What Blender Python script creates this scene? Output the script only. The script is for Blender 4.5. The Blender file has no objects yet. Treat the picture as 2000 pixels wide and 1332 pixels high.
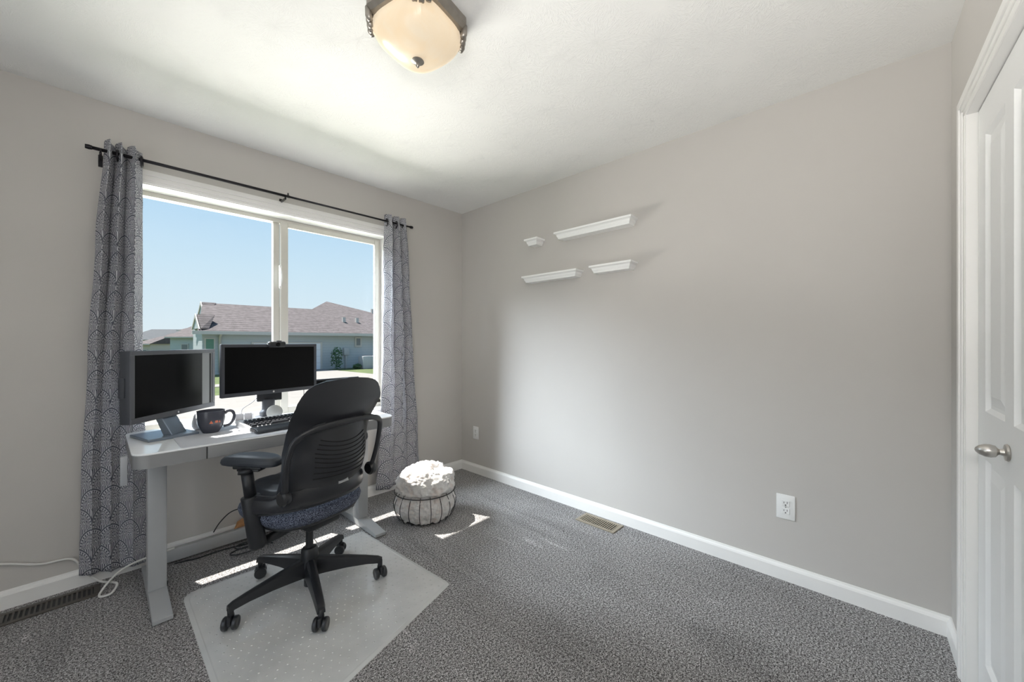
import bpy, bmesh, math, random
from math import sin, cos, pi, radians
from mathutils import Vector, Matrix
random.seed(7)
S = bpy.context.scene
COL = S.collection

# ---------------------------------------------------------------- camera
CAM = (-2.386, -2.878, 1.21)
YAW = radians(47.07)
cd = bpy.data.cameras.new('camera'); cam = bpy.data.objects.new('camera', cd); COL.objects.link(cam)
cam.location = CAM; cam.rotation_euler = (radians(90), 0, -YAW)
cd.sensor_width = 36; cd.lens = 753.5/2000*36; cd.clip_start = 0.02; cd.clip_end = 500
cd.shift_y = 0.001
S.camera = cam
VD = (sin(YAW), cos(YAW)); RD = (cos(YAW), -sin(YAW))
def at(px, dep):
    """plan position seen in column px of the photograph at a depth (used for the far houses)"""
    l = (px-1000)/753.5*dep
    return (CAM[0]+dep*VD[0]+l*RD[0], CAM[1]+dep*VD[1]+l*RD[1])

# ---------------------------------------------------------------- colour management
S.view_settings.view_transform = 'Standard'; S.view_settings.look = 'None'
S.view_settings.exposure = 0.62; S.view_settings.gamma = 1.0
S.view_settings.use_curve_mapping = False
S.cycles.use_denoising = True
S.cycles.max_bounces = 10; S.cycles.diffuse_bounces = 6; S.cycles.transparent_max_bounces = 16
S.cycles.sample_clamp_indirect = 6.0
S.cycles.caustics_reflective = True

# ---------------------------------------------------------------- world: clear blue sky, paler towards the horizon
W = bpy.data.worlds.new('sky'); S.world = W; W.use_nodes = True
nt = W.node_tree; nt.nodes.clear()
tc = nt.nodes.new('ShaderNodeTexCoord'); sx = nt.nodes.new('ShaderNodeSeparateXYZ')
cr = nt.nodes.new('ShaderNodeValToRGB'); bg = nt.nodes.new('ShaderNodeBackground'); ow = nt.nodes.new('ShaderNodeOutputWorld')
nt.links.new(tc.outputs['Generated'], sx.inputs[0]); nt.links.new(sx.outputs['Z'], cr.inputs[0])
nt.links.new(cr.outputs[0], bg.inputs[0]); nt.links.new(bg.outputs[0], ow.inputs[0])
e = cr.color_ramp.elements
e[0].position = 0.0; e[0].color = (.76, .87, .93, 1)
e[1].position = 0.8; e[1].color = (.30, .55, .92, 1)
m_ = e.new(0.16); m_.color = (.62, .81, .95, 1)
m_ = e.new(0.42); m_.color = (.35, .62, .93, 1)
bg.inputs[1].default_value = 0.66

# ---------------------------------------------------------------- lights
def light(name, kind, loc, energy, color=(1, 1, 1), rot=(0, 0, 0), size=None, size_y=None):
    ld = bpy.data.lights.new(name, kind); ld.energy = energy; ld.color = color
    if kind == 'AREA':
        ld.shape = 'RECTANGLE'; ld.size = size; ld.size_y = size_y
    o = bpy.data.objects.new(name, ld); o.location = loc; o.rotation_euler = rot; COL.objects.link(o); return o
sun = light('sun', 'SUN', (0, 10, 20), 10.0, (1, .955, .89))
sun.data.angle = radians(0.6)
sun.rotation_euler = Vector((.20, -.55, -1)).to_track_quat('-Z', 'Y').to_euler()
# added fill lamp in the unseen west doorway, brightens the shelf wall
door_fill = light('doorway_fill', 'AREA', (-3.45, -1.75, 1.15), 3, (1, .965, .92), (0, radians(-90), 0), 1.9, .9)
# uplight is an added, unseen lamp behind the camera, washing the ceiling
up = light('ceiling_fill', 'AREA', (-2.75, -3.0, 1.5), 19, (1, .975, .95), size=.5, size_y=.5)
up.rotation_euler = Vector((.85, -.08, 1)).to_track_quat('-Z', 'Y').to_euler()
# added fill lamps outside, out of view, boosting daylight through the window
def aim(o, tgt): o.rotation_euler = (Vector(tgt)-o.location).to_track_quat('-Z', 'Y').to_euler()
sky_l = light('sky_fill', 'AREA', (-4.2, 2.6, 4.0), 1150, (.82, .91, 1.0), size=3.2, size_y=2.4); aim(sky_l, (-1.5, 0, 1.4))  # added lamp high on the left, strengthens the skylight
sill_l = light('sill_fill', 'AREA', (-1.5, .50, .30), 9, (1.0, .97, .93), size=1.5, size_y=.5); aim(sill_l, (-1.4, -.15, 2.2))  # added lamp outside below the sill, lifts the ceiling near the window
near_l = light('near_ground_fill', 'AREA', (-1.5, 1.5, -.2), 13, (1.0, .97, .93), size=3.0, size_y=1.6); aim(near_l, (-1.4, 0, 1.5))  # added lamp low outside, no terrace is built there
gnd_l = light('far_ground_fill', 'AREA', (-1.9, 4.2, -.62), 1080, (1.0, .97, .92), size=5, size_y=3.0); gnd_l.rotation_euler = (radians(180+30), 0, 0)  # added lamp over the lawn, throws light up through the window

# ---------------------------------------------------------------- material helpers
class N:
    def __init__(s, name):
        s.m = bpy.data.materials.new(name); s.m.use_nodes = True; s.t = s.m.node_tree
        s.b = s.t.nodes['Principled BSDF']; s.out = s.t.nodes['Material Output']
    def n(s, typ, **kw):
        x = s.t.nodes.new(typ)
        for k, v in kw.items(): setattr(x, k, v)
        return x
    def l(s, a, b): s.t.links.new(a, b)
    def set(s, node, key, v):
        if hasattr(v, 'is_linked') or hasattr(v, 'links'): s.l(v, node.inputs[key])
        else: node.inputs[key].default_value = v
    def math(s, op, a, b=0.0, c=0.0):
        x = s.n('ShaderNodeMath', operation=op)
        s.set(x, 0, a); s.set(x, 1, b)
        if op in ('MULTIPLY_ADD', 'COMPARE', 'SMOOTH_MIN', 'WRAP', 'PINGPONG'): s.set(x, 2, c)
        return x.outputs[0]
    def noise(s, scale, detail=2, rough=.5, vec=None, dist=0.0):
        x = s.n('ShaderNodeTexNoise'); x.inputs['Scale'].default_value = scale
        x.inputs['Detail'].default_value = detail; x.inputs['Roughness'].default_value = rough
        x.inputs['Distortion'].default_value = dist
        if vec is not None: s.l(vec, x.inputs['Vector'])
        return x.outputs[0]
    def obj(s, out='Object'):
        x = s.n('ShaderNodeTexCoord'); return x.outputs[out]
    def ramp(s, fac, stops, interp='LINEAR'):
        x = s.n('ShaderNodeValToRGB'); x.color_ramp.interpolation = interp
        el = x.color_ramp.elements
        while len(el) < len(stops): el.new(.5)
        for q, (p, c) in zip(el, stops): q.position = p; q.color = (*c, 1) if len(c) == 3 else c
        s.l(fac, x.inputs[0]); return x.outputs[0]
    def mix(s, f, a, b, typ='MIX'):
        x = s.n('ShaderNodeMix', data_type='RGBA', blend_type=typ)
        s.set(x, 0, f)
        for i, v in ((6, a), (7, b)):
            if isinstance(v, tuple): x.inputs[i].default_value = (*v, 1) if len(v) == 3 else v
            else: s.l(v, x.inputs[i])
        return x.outputs[2]
    def bump(s, h, strength=.3, dist=.002):
        x = s.n('ShaderNodeBump'); x.inputs['Strength'].default_value = strength
        x.inputs['Distance'].default_value = dist; s.l(h, x.inputs['Height']); s.l(x.outputs[0], s.b.inputs['Normal'])

def pm(name, col, rough=.5, metal=0.0, spec=None, var=0.0, vs=8, bump=0.0, bs=120, bd=.0006, coat=0.0):
    q = N(name); q.b.inputs['Roughness'].default_value = rough; q.b.inputs['Metallic'].default_value = metal
    if spec is not None: q.b.inputs['Specular IOR Level'].default_value = spec
    if coat: q.b.inputs['Coat Weight'].default_value = coat
    o = q.obj()
    f = q.noise(vs, 3, .6, o)
    d = tuple(max(0, c*(1-var)) for c in col); u = tuple(min(1, c*(1+var)) for c in col)
    q.l(q.ramp(f, [(.3, d), (.7, u)]), q.b.inputs['Base Color'])
    if bump: q.bump(q.noise(bs, 3, .6, o), bump, bd)
    return q.m

M = {}
M['wall'] = pm('wall_paint', (.535, .513, .488), .85, var=.012, vs=2, bump=.25, bs=160, bd=.0008)
M['white'] = pm('white_trim_paint', (.84, .83, .81), .35, var=.01)
M['door'] = pm('white_door_paint', (.86, .86, .855), .42, var=.01, bump=.08, bs=60)
M['vinyl'] = pm('cream_vinyl', (.60, .58, .53), .38, var=.01)
M['shelf'] = pm('white_shelf_paint', (.86, .86, .85), .4, var=.01)
M['plate'] = pm('white_plastic', (.82, .82, .81), .3, var=.01)
M['slot'] = pm('dark_slot', (.03, .03, .03), .6)
M['slotb'] = pm('black_groove', (.003, .003, .003), .8)
M['black'] = pm('black_plastic', (.014, .015, .018), .42, var=.1, bump=.1, bs=500, bd=.0002)
M['blackg'] = pm('glossy_black_plastic', (.016, .017, .02), .3, var=.1)
M['shellp'] = pm('chair_shell_plastic', (.023, .024, .028), .33, var=.05, bump=.12, bs=600, bd=.0002)
M['navyp'] = pm('armrest_rubber', (.028, .033, .042), .5, var=.1)
M['rodm'] = pm('black_rod_metal', (.02, .018, .022), .35, metal=.6)
M['bezel'] = pm('charcoal_bezel', (.045, .048, .058), .42, var=.05)
M['bezelg'] = pm('grey_bezel', (.085, .088, .10), .42, var=.05)
M['screen'] = pm('black_screen', (.0012, .0012, .0015), .28, spec=.15)
M['screeng'] = pm('painted_screen_reflection', (.17, .17, .175), .35)  # reflection put into the colour as flat grey
M['deskw'] = pm('white_glass_top', (.88, .885, .89), .06, var=.005)
M['deskg'] = pm('grey_desk_metal', (.24, .24, .245), .42, var=.02)
M['deskl'] = pm('light_desk_metal', (.42, .43, .44), .36, metal=.15, var=.02)
M['silver'] = pm('satin_nickel', (.55, .53, .50), .28, metal=.9, var=.03)
M['pewter'] = pm('brushed_pewter', (.30, .275, .245), .36, metal=.75, var=.08, vs=40)
M['standm'] = pm('silver_stand', (.20, .24, .29), .35, metal=.5)
M['mug'] = pm('charcoal_glaze', (.055, .058, .075), .22, var=.05)
M['mugor'] = pm('orange_print', (.62, .16, .08), .4)
M['pale'] = pm('pale_grey_plastic', (.42, .42, .44), .35)
M['disc'] = pm('pale_disc', (.33, .335, .32), .3)
M['deskmat'] = pm('grey_desk_mat', (.55, .56, .60), .6, var=.02)
M['chrome'] = pm('chrome', (.75, .75, .75), .15, metal=1)
M['wcord'] = pm('white_cord', (.70, .69, .66), .45)
M['paper'] = pm('brown_paper', (.46, .23, .10), .7, var=.2, vs=30)
M['vbronze'] = pm('bronze_vent', (.085, .075, .065), .4, metal=.4)
M['vtan'] = pm('tan_vent', (.29, .25, .19), .45, metal=.2)
M['wire'] = pm('dark_basket_wire', (.045, .042, .042), .45, metal=.4)
M['acgrey'] = pm('weathered_grey_metal', (.34, .35, .36), .6)
M['label'] = pm('clear_sticker', (.33, .34, .36), .25)
M['keycap'] = pm('keycap', (.022, .024, .03), .42)
M['kbody'] = pm('keyboard_body', (.62, .63, .65), .35)
# seat fabric: navy weave with pale squiggles
q = N('navy_seat_fabric'); o = q.obj(); v = q.n('ShaderNodeTexVoronoi', feature='DISTANCE_TO_EDGE'); v.inputs['Scale'].default_value = 135
mp = q.n('ShaderNodeVectorMath', operation='ADD'); q.l(o, mp.inputs[0])
nz = q.n('ShaderNodeTexNoise'); nz.inputs['Scale'].default_value = 60; q.l(o, nz.inputs['Vector'])
sc = q.n('ShaderNodeVectorMath', operation='SCALE'); q.l(nz.outputs['Color'], sc.inputs[0]); sc.inputs['Scale'].default_value = .02
q.l(sc.outputs[0], mp.inputs[1]); q.l(mp.outputs[0], v.inputs['Vector'])
q.l(q.ramp(v.outputs[0], [(.0, (.22, .25, .32)), (.09, (.05, .06, .10)), (.20, (.010, .013, .028))]), q.b.inputs['Base Color'])
q.b.inputs['Roughness'].default_value = .9; q.bump(v.outputs[0], .3, .001); M['seat'] = q.m
M['cush'] = pm('black_cushion_cover', (.018, .022, .03), .5, var=.2, bump=.2, bs=90, bd=.001)
# carpet: speckled grey loop pile with vacuum tracks
q = N('grey_speckled_carpet'); o = q.obj()
f1 = q.math('ADD', q.math('MULTIPLY', q.noise(235, 2, .6, o), .62), q.math('MULTIPLY', q.noise(115, 2, .6, o), .38)); f2 = q.noise(1.7, 3, .55, o, .6); f3 = q.noise(420, 2, .7, o)
mpp = q.n('ShaderNodeMapping'); q.l(o, mpp.inputs[0]); mpp.inputs['Rotation'].default_value = (0, 0, radians(-47)); mpp.inputs['Scale'].default_value = (9, 1.2, 1)
f4 = q.noise(.9, 4, .6, mpp.outputs[0], .8)
a = q.math('ADD', q.math('MULTIPLY', f1, .72), q.math('MULTIPLY', f3, .28))
c1 = q.ramp(a, [(.415, (.03, .028, .027)), (.465, (.12, .113, .112)), (.52, (.36, .35, .35)), (.575, (.70, .69, .69))])
c2 = q.ramp(q.math('ADD', q.math('MULTIPLY', f2, .45), q.math('MULTIPLY', f4, .55)), [(.38, (.80, .80, .80)), (.52, (1, 1, 1)), (.60, (1.0, 1.0, 1.0)), (.67, (1.7, 1.69, 1.72))])
q.l(q.mix(1.0, c1, c2, 'MULTIPLY'), q.b.inputs['Base Color'])
q.b.inputs['Roughness'].default_value = 1.0; q.b.inputs['Specular IOR Level'].default_value = .1
q.bump(a, .8, .007); M['carpet'] = q.m
# ceiling: stomped crows-foot plaster
q = N('stomped_ceiling_paint'); o = q.obj()
v = q.n('ShaderNodeTexVoronoi'); v.inputs['Scale'].default_value = 5.2; q.l(o, v.inputs['Vector'])
sub = q.n('ShaderNodeVectorMath', operation='SUBTRACT'); q.l(o, sub.inputs[0]); q.l(v.outputs['Position'], sub.inputs[1])
sxy = q.n('ShaderNodeSeparateXYZ'); q.l(sub.outputs[0], sxy.inputs[0])
ang = q.math('ARCTAN2', sxy.outputs[1], sxy.outputs[0])
cb = q.n('ShaderNodeCombineXYZ'); q.l(q.math('MULTIPLY', ang, 5.0), cb.inputs[0]); q.l(q.math('MULTIPLY', v.outputs['Distance'], 5.0), cb.inputs[1])
ln = q.n('ShaderNodeVectorMath', operation='LENGTH'); q.l(sub.outputs[0], ln.inputs[0]); q.l(q.math('MULTIPLY', ln.outputs['Value'], 9.0), cb.inputs[1])
f = q.noise(5.5, 2, .5, cb.outputs[0], .6)
f = q.ramp(f, [(.50, (0, 0, 0)), (.60, (1, 1, 1))])
fd = q.n('ShaderNodeMapRange'); q.l(ln.outputs['Value'], fd.inputs[0]); fd.inputs[1].default_value = .03; fd.inputs[2].default_value = .09
f = q.math('MULTIPLY', f, fd.outputs[0])
q.b.inputs['Base Color'].default_value = (.80, .795, .78, 1); q.b.inputs['Roughness'].default_value = .9
q.bump(f, .42, .0022); M['ceil'] = q.m
# glass: thin pane
def thin_glass(name, refl, tint=(1, 1, 1)):
    q = N(name); q.t.nodes.remove(q.b)
    tr = q.n('ShaderNodeBsdfTransparent'); tr.inputs[0].default_value = (*tint, 1)
    gl = q.n('ShaderNodeBsdfGlossy'); gl.inputs['Roughness'].default_value = .01
    fr = q.n('ShaderNodeFresnel'); fr.inputs[0].default_value = 1.3
    mx = q.n('ShaderNodeMixShader'); gb = q.n('ShaderNodeNewGeometry'); q.l(q.math('MULTIPLY', q.math('MULTIPLY', fr.outputs[0], refl), q.math('SUBTRACT', 1.0, gb.outputs['Backfacing'])), mx.inputs[0])
    q.l(tr.outputs[0], mx.inputs[1]); q.l(gl.outputs[0], mx.inputs[2]); q.l(mx.outputs[0], q.out.inputs[0]); return q.m
M['glass'] = thin_glass('window_glass', .8, (.98, .985, .98))
# clear vinyl chair mat: see-through, milky and glossy
q = N('clear_vinyl_mat'); q.t.nodes.remove(q.b); o = q.obj()
tr = q.n('ShaderNodeBsdfTransparent'); tr.inputs[0].default_value = (.97, .97, .96, 1)
df = q.n('ShaderNodeBsdfDiffuse'); df.inputs[0].default_value = (.93, .94, .93, 1)
gl = q.n('ShaderNodeBsdfGlossy'); gl.inputs['Roughness'].default_value = .22; gl.inputs[0].default_value = (1, 1, 1, 1)
bp = q.n('ShaderNodeBump'); bp.inputs['Strength'].default_value = .35; bp.inputs['Distance'].default_value = .01
q.l(q.noise(7, 3, .6, o), bp.inputs['Height']); q.l(bp.outputs[0], gl.inputs['Normal'])
m1 = q.n('ShaderNodeMixShader'); q.l(q.math('MULTIPLY_ADD', q.noise(3, 3, .6, o), .45, .42), m1.inputs[0]); q.l(tr.outputs[0], m1.inputs[1]); q.l(df.outputs[0], m1.inputs[2])
m2 = q.n('ShaderNodeMixShader'); fr = q.n('ShaderNodeFresnel'); fr.inputs[0].default_value = 1.5
gb = q.n('ShaderNodeNewGeometry'); q.l(q.math('MULTIPLY', q.math('MULTIPLY_ADD', fr.outputs[0], 1.2, .10), q.math('SUBTRACT', 1.0, gb.outputs['Backfacing'])), m2.inputs[0]); q.l(m1.outputs[0], m2.inputs[1]); q.l(gl.outputs[0], m2.inputs[2]); q.l(m2.outputs[0], q.out.inputs[0])
M['mat'] = q.m
# frosted alabaster bowl, lit
q = N('lit_alabaster_glass'); o = q.obj()
f = q.noise(9, 4, .6, o, 1.5)
lw = q.n('ShaderNodeVectorMath', operation='LENGTH'); q.l(o, lw.inputs[0])
c = q.ramp(f, [(.3, (1.0, .78, .53)), (.7, (1.0, .88, .70))])
hot = q.ramp(q.math('MULTIPLY', lw.outputs['Value'], 5.0), [(.30, (1.5, 1.5, 1.5)), (.85, (.92, .92, .92))])
q.b.inputs['Base Color'].default_value = (.34, .27, .18, 1); q.b.inputs['Roughness'].default_value = .3
q.l(q.mix(1.0, c, hot, 'MULTIPLY'), q.b.inputs['Emission Color']); q.b.inputs['Emission Strength'].default_value = .40
M['bowl'] = q.m
# curtain: fan-scale damask, from cloth UV in metres
def curtain_mat(name, dark, lite, trans):
    q = N(name); uv = q.n('ShaderNodeTexCoord').outputs['UV']; s3 = q.n('ShaderNodeSeparateXYZ'); q.l(uv, s3.inputs[0])
    X = q.math('DIVIDE', s3.outputs[0], .150); Y = q.math('DIVIDE', s3.outputs[1], .196)
    row = q.math('FLOOR', q.math('MULTIPLY', Y, 2.0)); fy = q.math('SUBTRACT', Y, q.math('MULTIPLY', row, .5))
    off = q.math('MULTIPLY', q.math('FLOORED_MODULO', row, 2.0), .5)
    XA = q.math('ADD', X, off)
    dA = q.math('SUBTRACT', q.math('FRACT', XA), .5); dB = q.math('SUBTRACT', q.math('FRACT', q.math('ADD', XA, .5)), .5)
    rA = q.math('SQRT', q.math('ADD', q.math('MULTIPLY', dA, dA), q.math('MULTIPLY', fy, fy)))
    inn = q.math('LESS_THAN', rA, .5)
    def sel(a, b): return q.math('ADD', q.math('MULTIPLY', inn, a), q.math('MULTIPLY', q.math('SUBTRACT', 1.0, inn), b))
    dx = sel(dA, dB); dy = sel(fy, q.math('SUBTRACT', fy, .5)); ax = q.math('ABSOLUTE', dx)
    r = q.math('SQRT', q.math('ADD', q.math('MULTIPLY', dx, dx), q.math('MULTIPLY', dy, dy)))
    rim = q.math('MULTIPLY', q.math('GREATER_THAN', r, .455), q.math('LESS_THAN', r, .49))
    rim2 = q.math('MULTIPLY', q.math('GREATER_THAN', r, .36), q.math('LESS_THAN', r, .375))
    # dotted band between the rims
    an = q.math('ARCTAN2', dy, dx)
    dots = q.math('MULTIPLY', q.math('GREATER_THAN', q.math('SINE', q.math('MULTIPLY', an, 34.0)), .1),
                  q.math('MULTIPLY', q.math('GREATER_THAN', r, .385), q.math('LESS_THAN', r, .44)))
    # mirrored scrolls in the head of the fan
    cbn = q.n('ShaderNodeCombineXYZ'); q.l(ax, cbn.inputs[0]); q.l(dy, cbn.inputs[1])
    wv = q.n('ShaderNodeTexWave', wave_type='RINGS', rings_direction='Z'); wv.inputs['Scale'].default_value = 8.5; wv.inputs['Distortion'].default_value = 7.0
    wv.inputs['Detail'].default_value = 0.6; wv.inputs['Detail Scale'].default_value = 1.6; q.l(cbn.outputs[0], wv.inputs['Vector'])
    scroll = q.math('MULTIPLY', q.math('GREATER_THAN', wv.outputs['Fac'], .60), q.math('MULTIPLY', q.math('LESS_THAN', r, .355), q.math('GREATER_THAN', dy, -.02)))
    # radiating feather strokes in the lower point
    pa = q.math('ARCTAN2', ax, q.math('ADD', dy, .62))
    st = q.math('GREATER_THAN', q.math('SINE', q.math('ADD', q.math('MULTIPLY', pa, 60.0), q.math('MULTIPLY', dy, 22.0))), .05)
    low = q.math('MULTIPLY', st, q.math('LESS_THAN', dy, -.02))
    tot = rim
    for t in (rim2, dots, scroll, low): tot = q.math('MAXIMUM', tot, t)
    c = q.mix(q.math('MULTIPLY', tot, .85), lite, dark)
    q.l(c, q.b.inputs['Base Color']); q.b.inputs['Roughness'].default_value = .8; q.b.inputs['Specular IOR Level'].default_value = .15
    tl = q.n('ShaderNodeBsdfTranslucent'); q.l(c, tl.inputs[0])
    mx = q.n('ShaderNodeMixShader'); mx.inputs[0].default_value = trans
    q.l(q.b.outputs[0], mx.inputs[1]); q.l(tl.outputs[0], mx.inputs[2]); q.l(mx.outputs[0], q.out.inputs[0])
    return q.m
M['curtain'] = curtain_mat('grey_fan_damask', (.055, .058, .095), (.68, .68, .71), .32)
# blanket fur
q = N('white_fur'); o = q.obj(); f = q.noise(14, 4, .7, o); g = q.noise(260, 3, .8, o)
q.l(q.ramp(f, [(.3, (.66, .56, .51)), (.48, (.74, .71, .69)), (.7, (.80, .79, .78))]), q.b.inputs['Base Color'])
q.b.inputs['Roughness'].default_value = 1; q.b.inputs['Sheen Weight'].default_value = .4
q.bump(g, .7, .006); M['fur'] = q.m
# outside
def shingles(name, a, b):
    q = N(name); o = q.obj(); f = q.noise(3.2, 5, .75, o); g = q.n('ShaderNodeTexWave', wave_type='BANDS', bands_direction='Z'); g.inputs['Scale'].default_value = 2.2; q.l(o, g.inputs['Vector'])
    x = q.math('ADD', q.math('MULTIPLY', f, .8), q.math('MULTIPLY', g.outputs['Fac'], .2))
    q.l(q.ramp(x, [(.40, tuple(.52*x for x in a)), (.60, tuple(.66*x for x in b))]), q.b.inputs['Base Color']); q.b.inputs['Roughness'].default_value = .95; return q.m
M['roof'] = shingles('mauve_shingles', (.085, .068, .070), (.155, .13, .135))
M['roof2'] = shingles('slate_shingles', (.09, .10, .115), (.13, .14, .155))
def siding(name, a):
    q = N(name); o = q.obj(); g = q.n('ShaderNodeTexWave', wave_type='BANDS', bands_direction='Z', wave_profile='SAW'); g.inputs['Scale'].default_value = 1.6; q.l(o, g.inputs['Vector'])
    q.l(q.ramp(g.outputs['Fac'], [(0, tuple(c*.86 for c in a)), (.2, a)]), q.b.inputs['Base Color']); q.b.inputs['Roughness'].default_value = .7; return q.m
M['siding'] = siding('blue_grey_siding', (.36, .40, .425))
M['tan'] = siding('tan_siding', (.46, .42, .38))
M['fascia'] = pm('white_fascia', (.42, .41, .39), .5)
M['garage'] = pm('white_garage_door', (.58, .61, .66), .5)
M['greenw'] = pm('green_window', (.05, .16, .11), .2)
M['greypane'] = pm('dark_pane', (.12, .14, .15), .15)
M['shrub'] = pm('shrub_leaves', (.035, .09, .03), .8, var=.5, vs=30)
M['shrubr'] = pm('red_shrub_leaves', (.22, .09, .07), .8, var=.4, vs=30)
q = N('lawn'); o = q.obj(); f = q.noise(1.2, 5, .7, o)
q.l(q.ramp(f, [(.35, (.040, .064, .015)), (.65, (.078, .105, .028))]), q.b.inputs['Base Color']); q.b.inputs['Roughness'].default_value = 1; M['grass'] = q.m
M['concrete'] = pm('pale_concrete', (.19, .178, .165), .9, var=.06, vs=3)

# ---------------------------------------------------------------- object helpers
def link(name, me, mat=None, parent=None):
    o = bpy.data.objects.new(name, me); COL.objects.link(o)
    if mat is not None: me.materials.append(M[mat] if isinstance(mat, str) else mat)
    if parent is not None: o.parent = parent
    return o
def bm_obj(name, bm, mat, parent=None, smooth=False, mods=None):
    bmesh.ops.recalc_face_normals(bm, faces=bm.faces)
    me = bpy.data.meshes.new(name); bm.to_mesh(me); bm.free()
    if smooth:
        for p in me.polygons: p.use_smooth = True
    o = link(name, me, mat, parent)
    if smooth == 'auto':
        try: me.set_sharp_from_angle(angle=radians(35))
        except Exception: pass
    return o
def tag(o, label=None, cat=None, group=None, kind=None):
    if label: o['label'] = label
    if cat: o['category'] = cat
    if group: o['group'] = group
    if kind: o['kind'] = kind
    return o
def thing(name, loc, rz=0, label=None, cat=None, group=None):
    o = bpy.data.objects.new(name, None); o.empty_display_size = .05; COL.objects.link(o)
    o.location = loc; o.rotation_euler = (0, 0, rz); return tag(o, label, cat, group)
def abox(bm, x0, x1, y0, y1, z0, z1, bev=0.0, seg=2, mtx=None):
    r = bmesh.ops.create_cube(bm, size=1.0); vs = r['verts']
    for v in vs: v.co = Vector(((x0+x1)/2+v.co.x*(x1-x0), (y0+y1)/2+v.co.y*(y1-y0), (z0+z1)/2+v.co.z*(z1-z0)))
    if bev:
        es = list({e for v in vs for e in v.link_edges})
        g = bmesh.ops.bevel(bm, geom=es, offset=bev, segments=seg, profile=.5, affect='EDGES')
        vs = list({v for f in g['faces'] for v in f.verts} | {v for v in vs if v.is_valid})
    if mtx is not None:
        bmesh.ops.transform(bm, matrix=mtx, verts=[v for v in vs if v.is_valid])
    return vs
def box(name, x0, x1, y0, y1, z0, z1, mat, parent=None, bev=0.0, seg=2, smooth=None, mtx=None):
    bm = bmesh.new(); abox(bm, min(x0, x1), max(x0, x1), min(y0, y1), max(y0, y1), min(z0, z1), max(z0, z1), bev, seg)
    if mtx is not None: bmesh.ops.transform(bm, matrix=mtx, verts=bm.verts)
    return bm_obj(name, bm, mat, parent, 'auto' if (bev and seg > 1) else False)
def spline(pts, n=8, closed=False):
    P = [Vector(p) for p in pts]; out = []; L = len(P)
    rng = range(L if closed else L-1)
    for i in rng:
        if closed: a, b, c, d = P[(i-1) % L], P[i], P[(i+1) % L], P[(i+2) % L]
        else: a, b, c, d = P[max(i-1, 0)], P[i], P[i+1], P[min(i+2, L-1)]
        for k in range(n):
            t = k/n
            out.append(.5*((2*b)+(-a+c)*t+(2*a-5*b+4*c-d)*t*t+(-a+3*b-3*c+d)*t**3))
    if not closed: out.append(P[-1])
    return out
def atube(bm, path, rad, seg=8, closed=False, flat=None):
    """tube along a path; rad number or list; flat=(a,b,upvec) elliptical section"""
    P = [Vector(p) for p in path]; n = len(P); rings = []
    up = Vector(flat[2]) if flat else Vector((0, 0, 1)); prev = None
    for i, p in enumerate(P):
        if closed: t = P[(i+1) % n]-P[i-1]
        else: t = P[min(i+1, n-1)]-P[max(i-1, 0)]
        t.normalize()
        if flat: u = up-t*up.dot(t)
        elif prev is None:
            u = (Vector((0, 0, 1)) if abs(t.z) < .9 else Vector((1, 0, 0))); u = u-t*u.dot(t)
        else: u = prev-t*prev.dot(t)
        u.normalize(); prev = u; w = t.cross(u)
        r = rad[i] if isinstance(rad, (list, tuple)) else rad
        ring = []
        for k in range(seg):
            a = 2*pi*k/seg
            if flat: ring.append(bm.verts.new(p+u*(cos(a)*flat[0]*r)+w*(sin(a)*flat[1]*r)))
            else: ring.append(bm.verts.new(p+u*(cos(a)*r)+w*(sin(a)*r)))
        rings.append(ring)
    m = n if closed else n-1
    for i in range(m):
        A, B = rings[i], rings[(i+1) % n]
        for k in range(seg): bm.faces.new((A[k], A[(k+1) % seg], B[(k+1) % seg], B[k]))
    if not closed:
        bm.faces.new(rings[0][::-1]); bm.faces.new(rings[-1])
def tube(name, path, rad, mat, parent=None, seg=8, closed=False, flat=None):
    bm = bmesh.new(); atube(bm, path, rad, seg, closed, flat); return bm_obj(name, bm, mat, parent, True)
def alathe(bm, prof, seg=24, c=(0, 0, 0), mtx=None):
    rings = []; vs = []
    for r, z in prof:
        ring = [bm.verts.new((c[0]+r*cos(2*pi*k/seg), c[1]+r*sin(2*pi*k/seg), c[2]+z)) for k in range(seg)] if r > 1e-5 else [bm.verts.new((c[0], c[1], c[2]+z))]
        rings.append(ring); vs += ring
    for A, B in zip(rings, rings[1:]):
        for k in range(seg):
            a = A[k % len(A)]; b = A[(k+1) % len(A)]; cc = B[(k+1) % len(B)]; d = B[k % len(B)]
            f = [x for i, x in enumerate((a, b, cc, d)) if x not in (a, b, cc, d)[:i]]
            if len(f) > 2: bm.faces.new(f)
    for R in (rings[0], rings[-1]):
        if len(R) > 2:
            try: bm.faces.new(R)
            except ValueError: pass
    if mtx is not None: bmesh.ops.transform(bm, matrix=mtx, verts=vs)
def lathe(name, prof, mat, parent=None, seg=24, c=(0, 0, 0), mtx=None):
    bm = bmesh.new(); alathe(bm, prof, seg, c, mtx); return bm_obj(name, bm, mat, parent, 'auto')
def prism(name, pts, axis, a, b, mat, parent=None, bev=0):
    """polygon pts (2-D) extruded along axis between a and b"""
    bm = bmesh.new()
    def mk(p, v): return {0: (v, p[0], p[1]), 1: (p[0], v, p[1]), 2: (p[0], p[1], v)}[axis]
    A = [bm.verts.new(mk(p, a)) for p in pts]; B = [bm.verts.new(mk(p, b)) for p in pts]
    bm.faces.new(A); bm.faces.new(B[::-1]); n = len(pts)
    for i in range(n): bm.faces.new((A[i], A[(i+1) % n], B[(i+1) % n], B[i]))
    if bev:
        bmesh.ops.recalc_face_normals(bm, faces=bm.faces)
        bmesh.ops.bevel(bm, geom=[e for e in bm.edges if e.calc_face_angle(0) > .5], offset=bev, segments=2, profile=.5, affect='EDGES')
    return bm_obj(name, bm, mat, parent)
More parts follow.
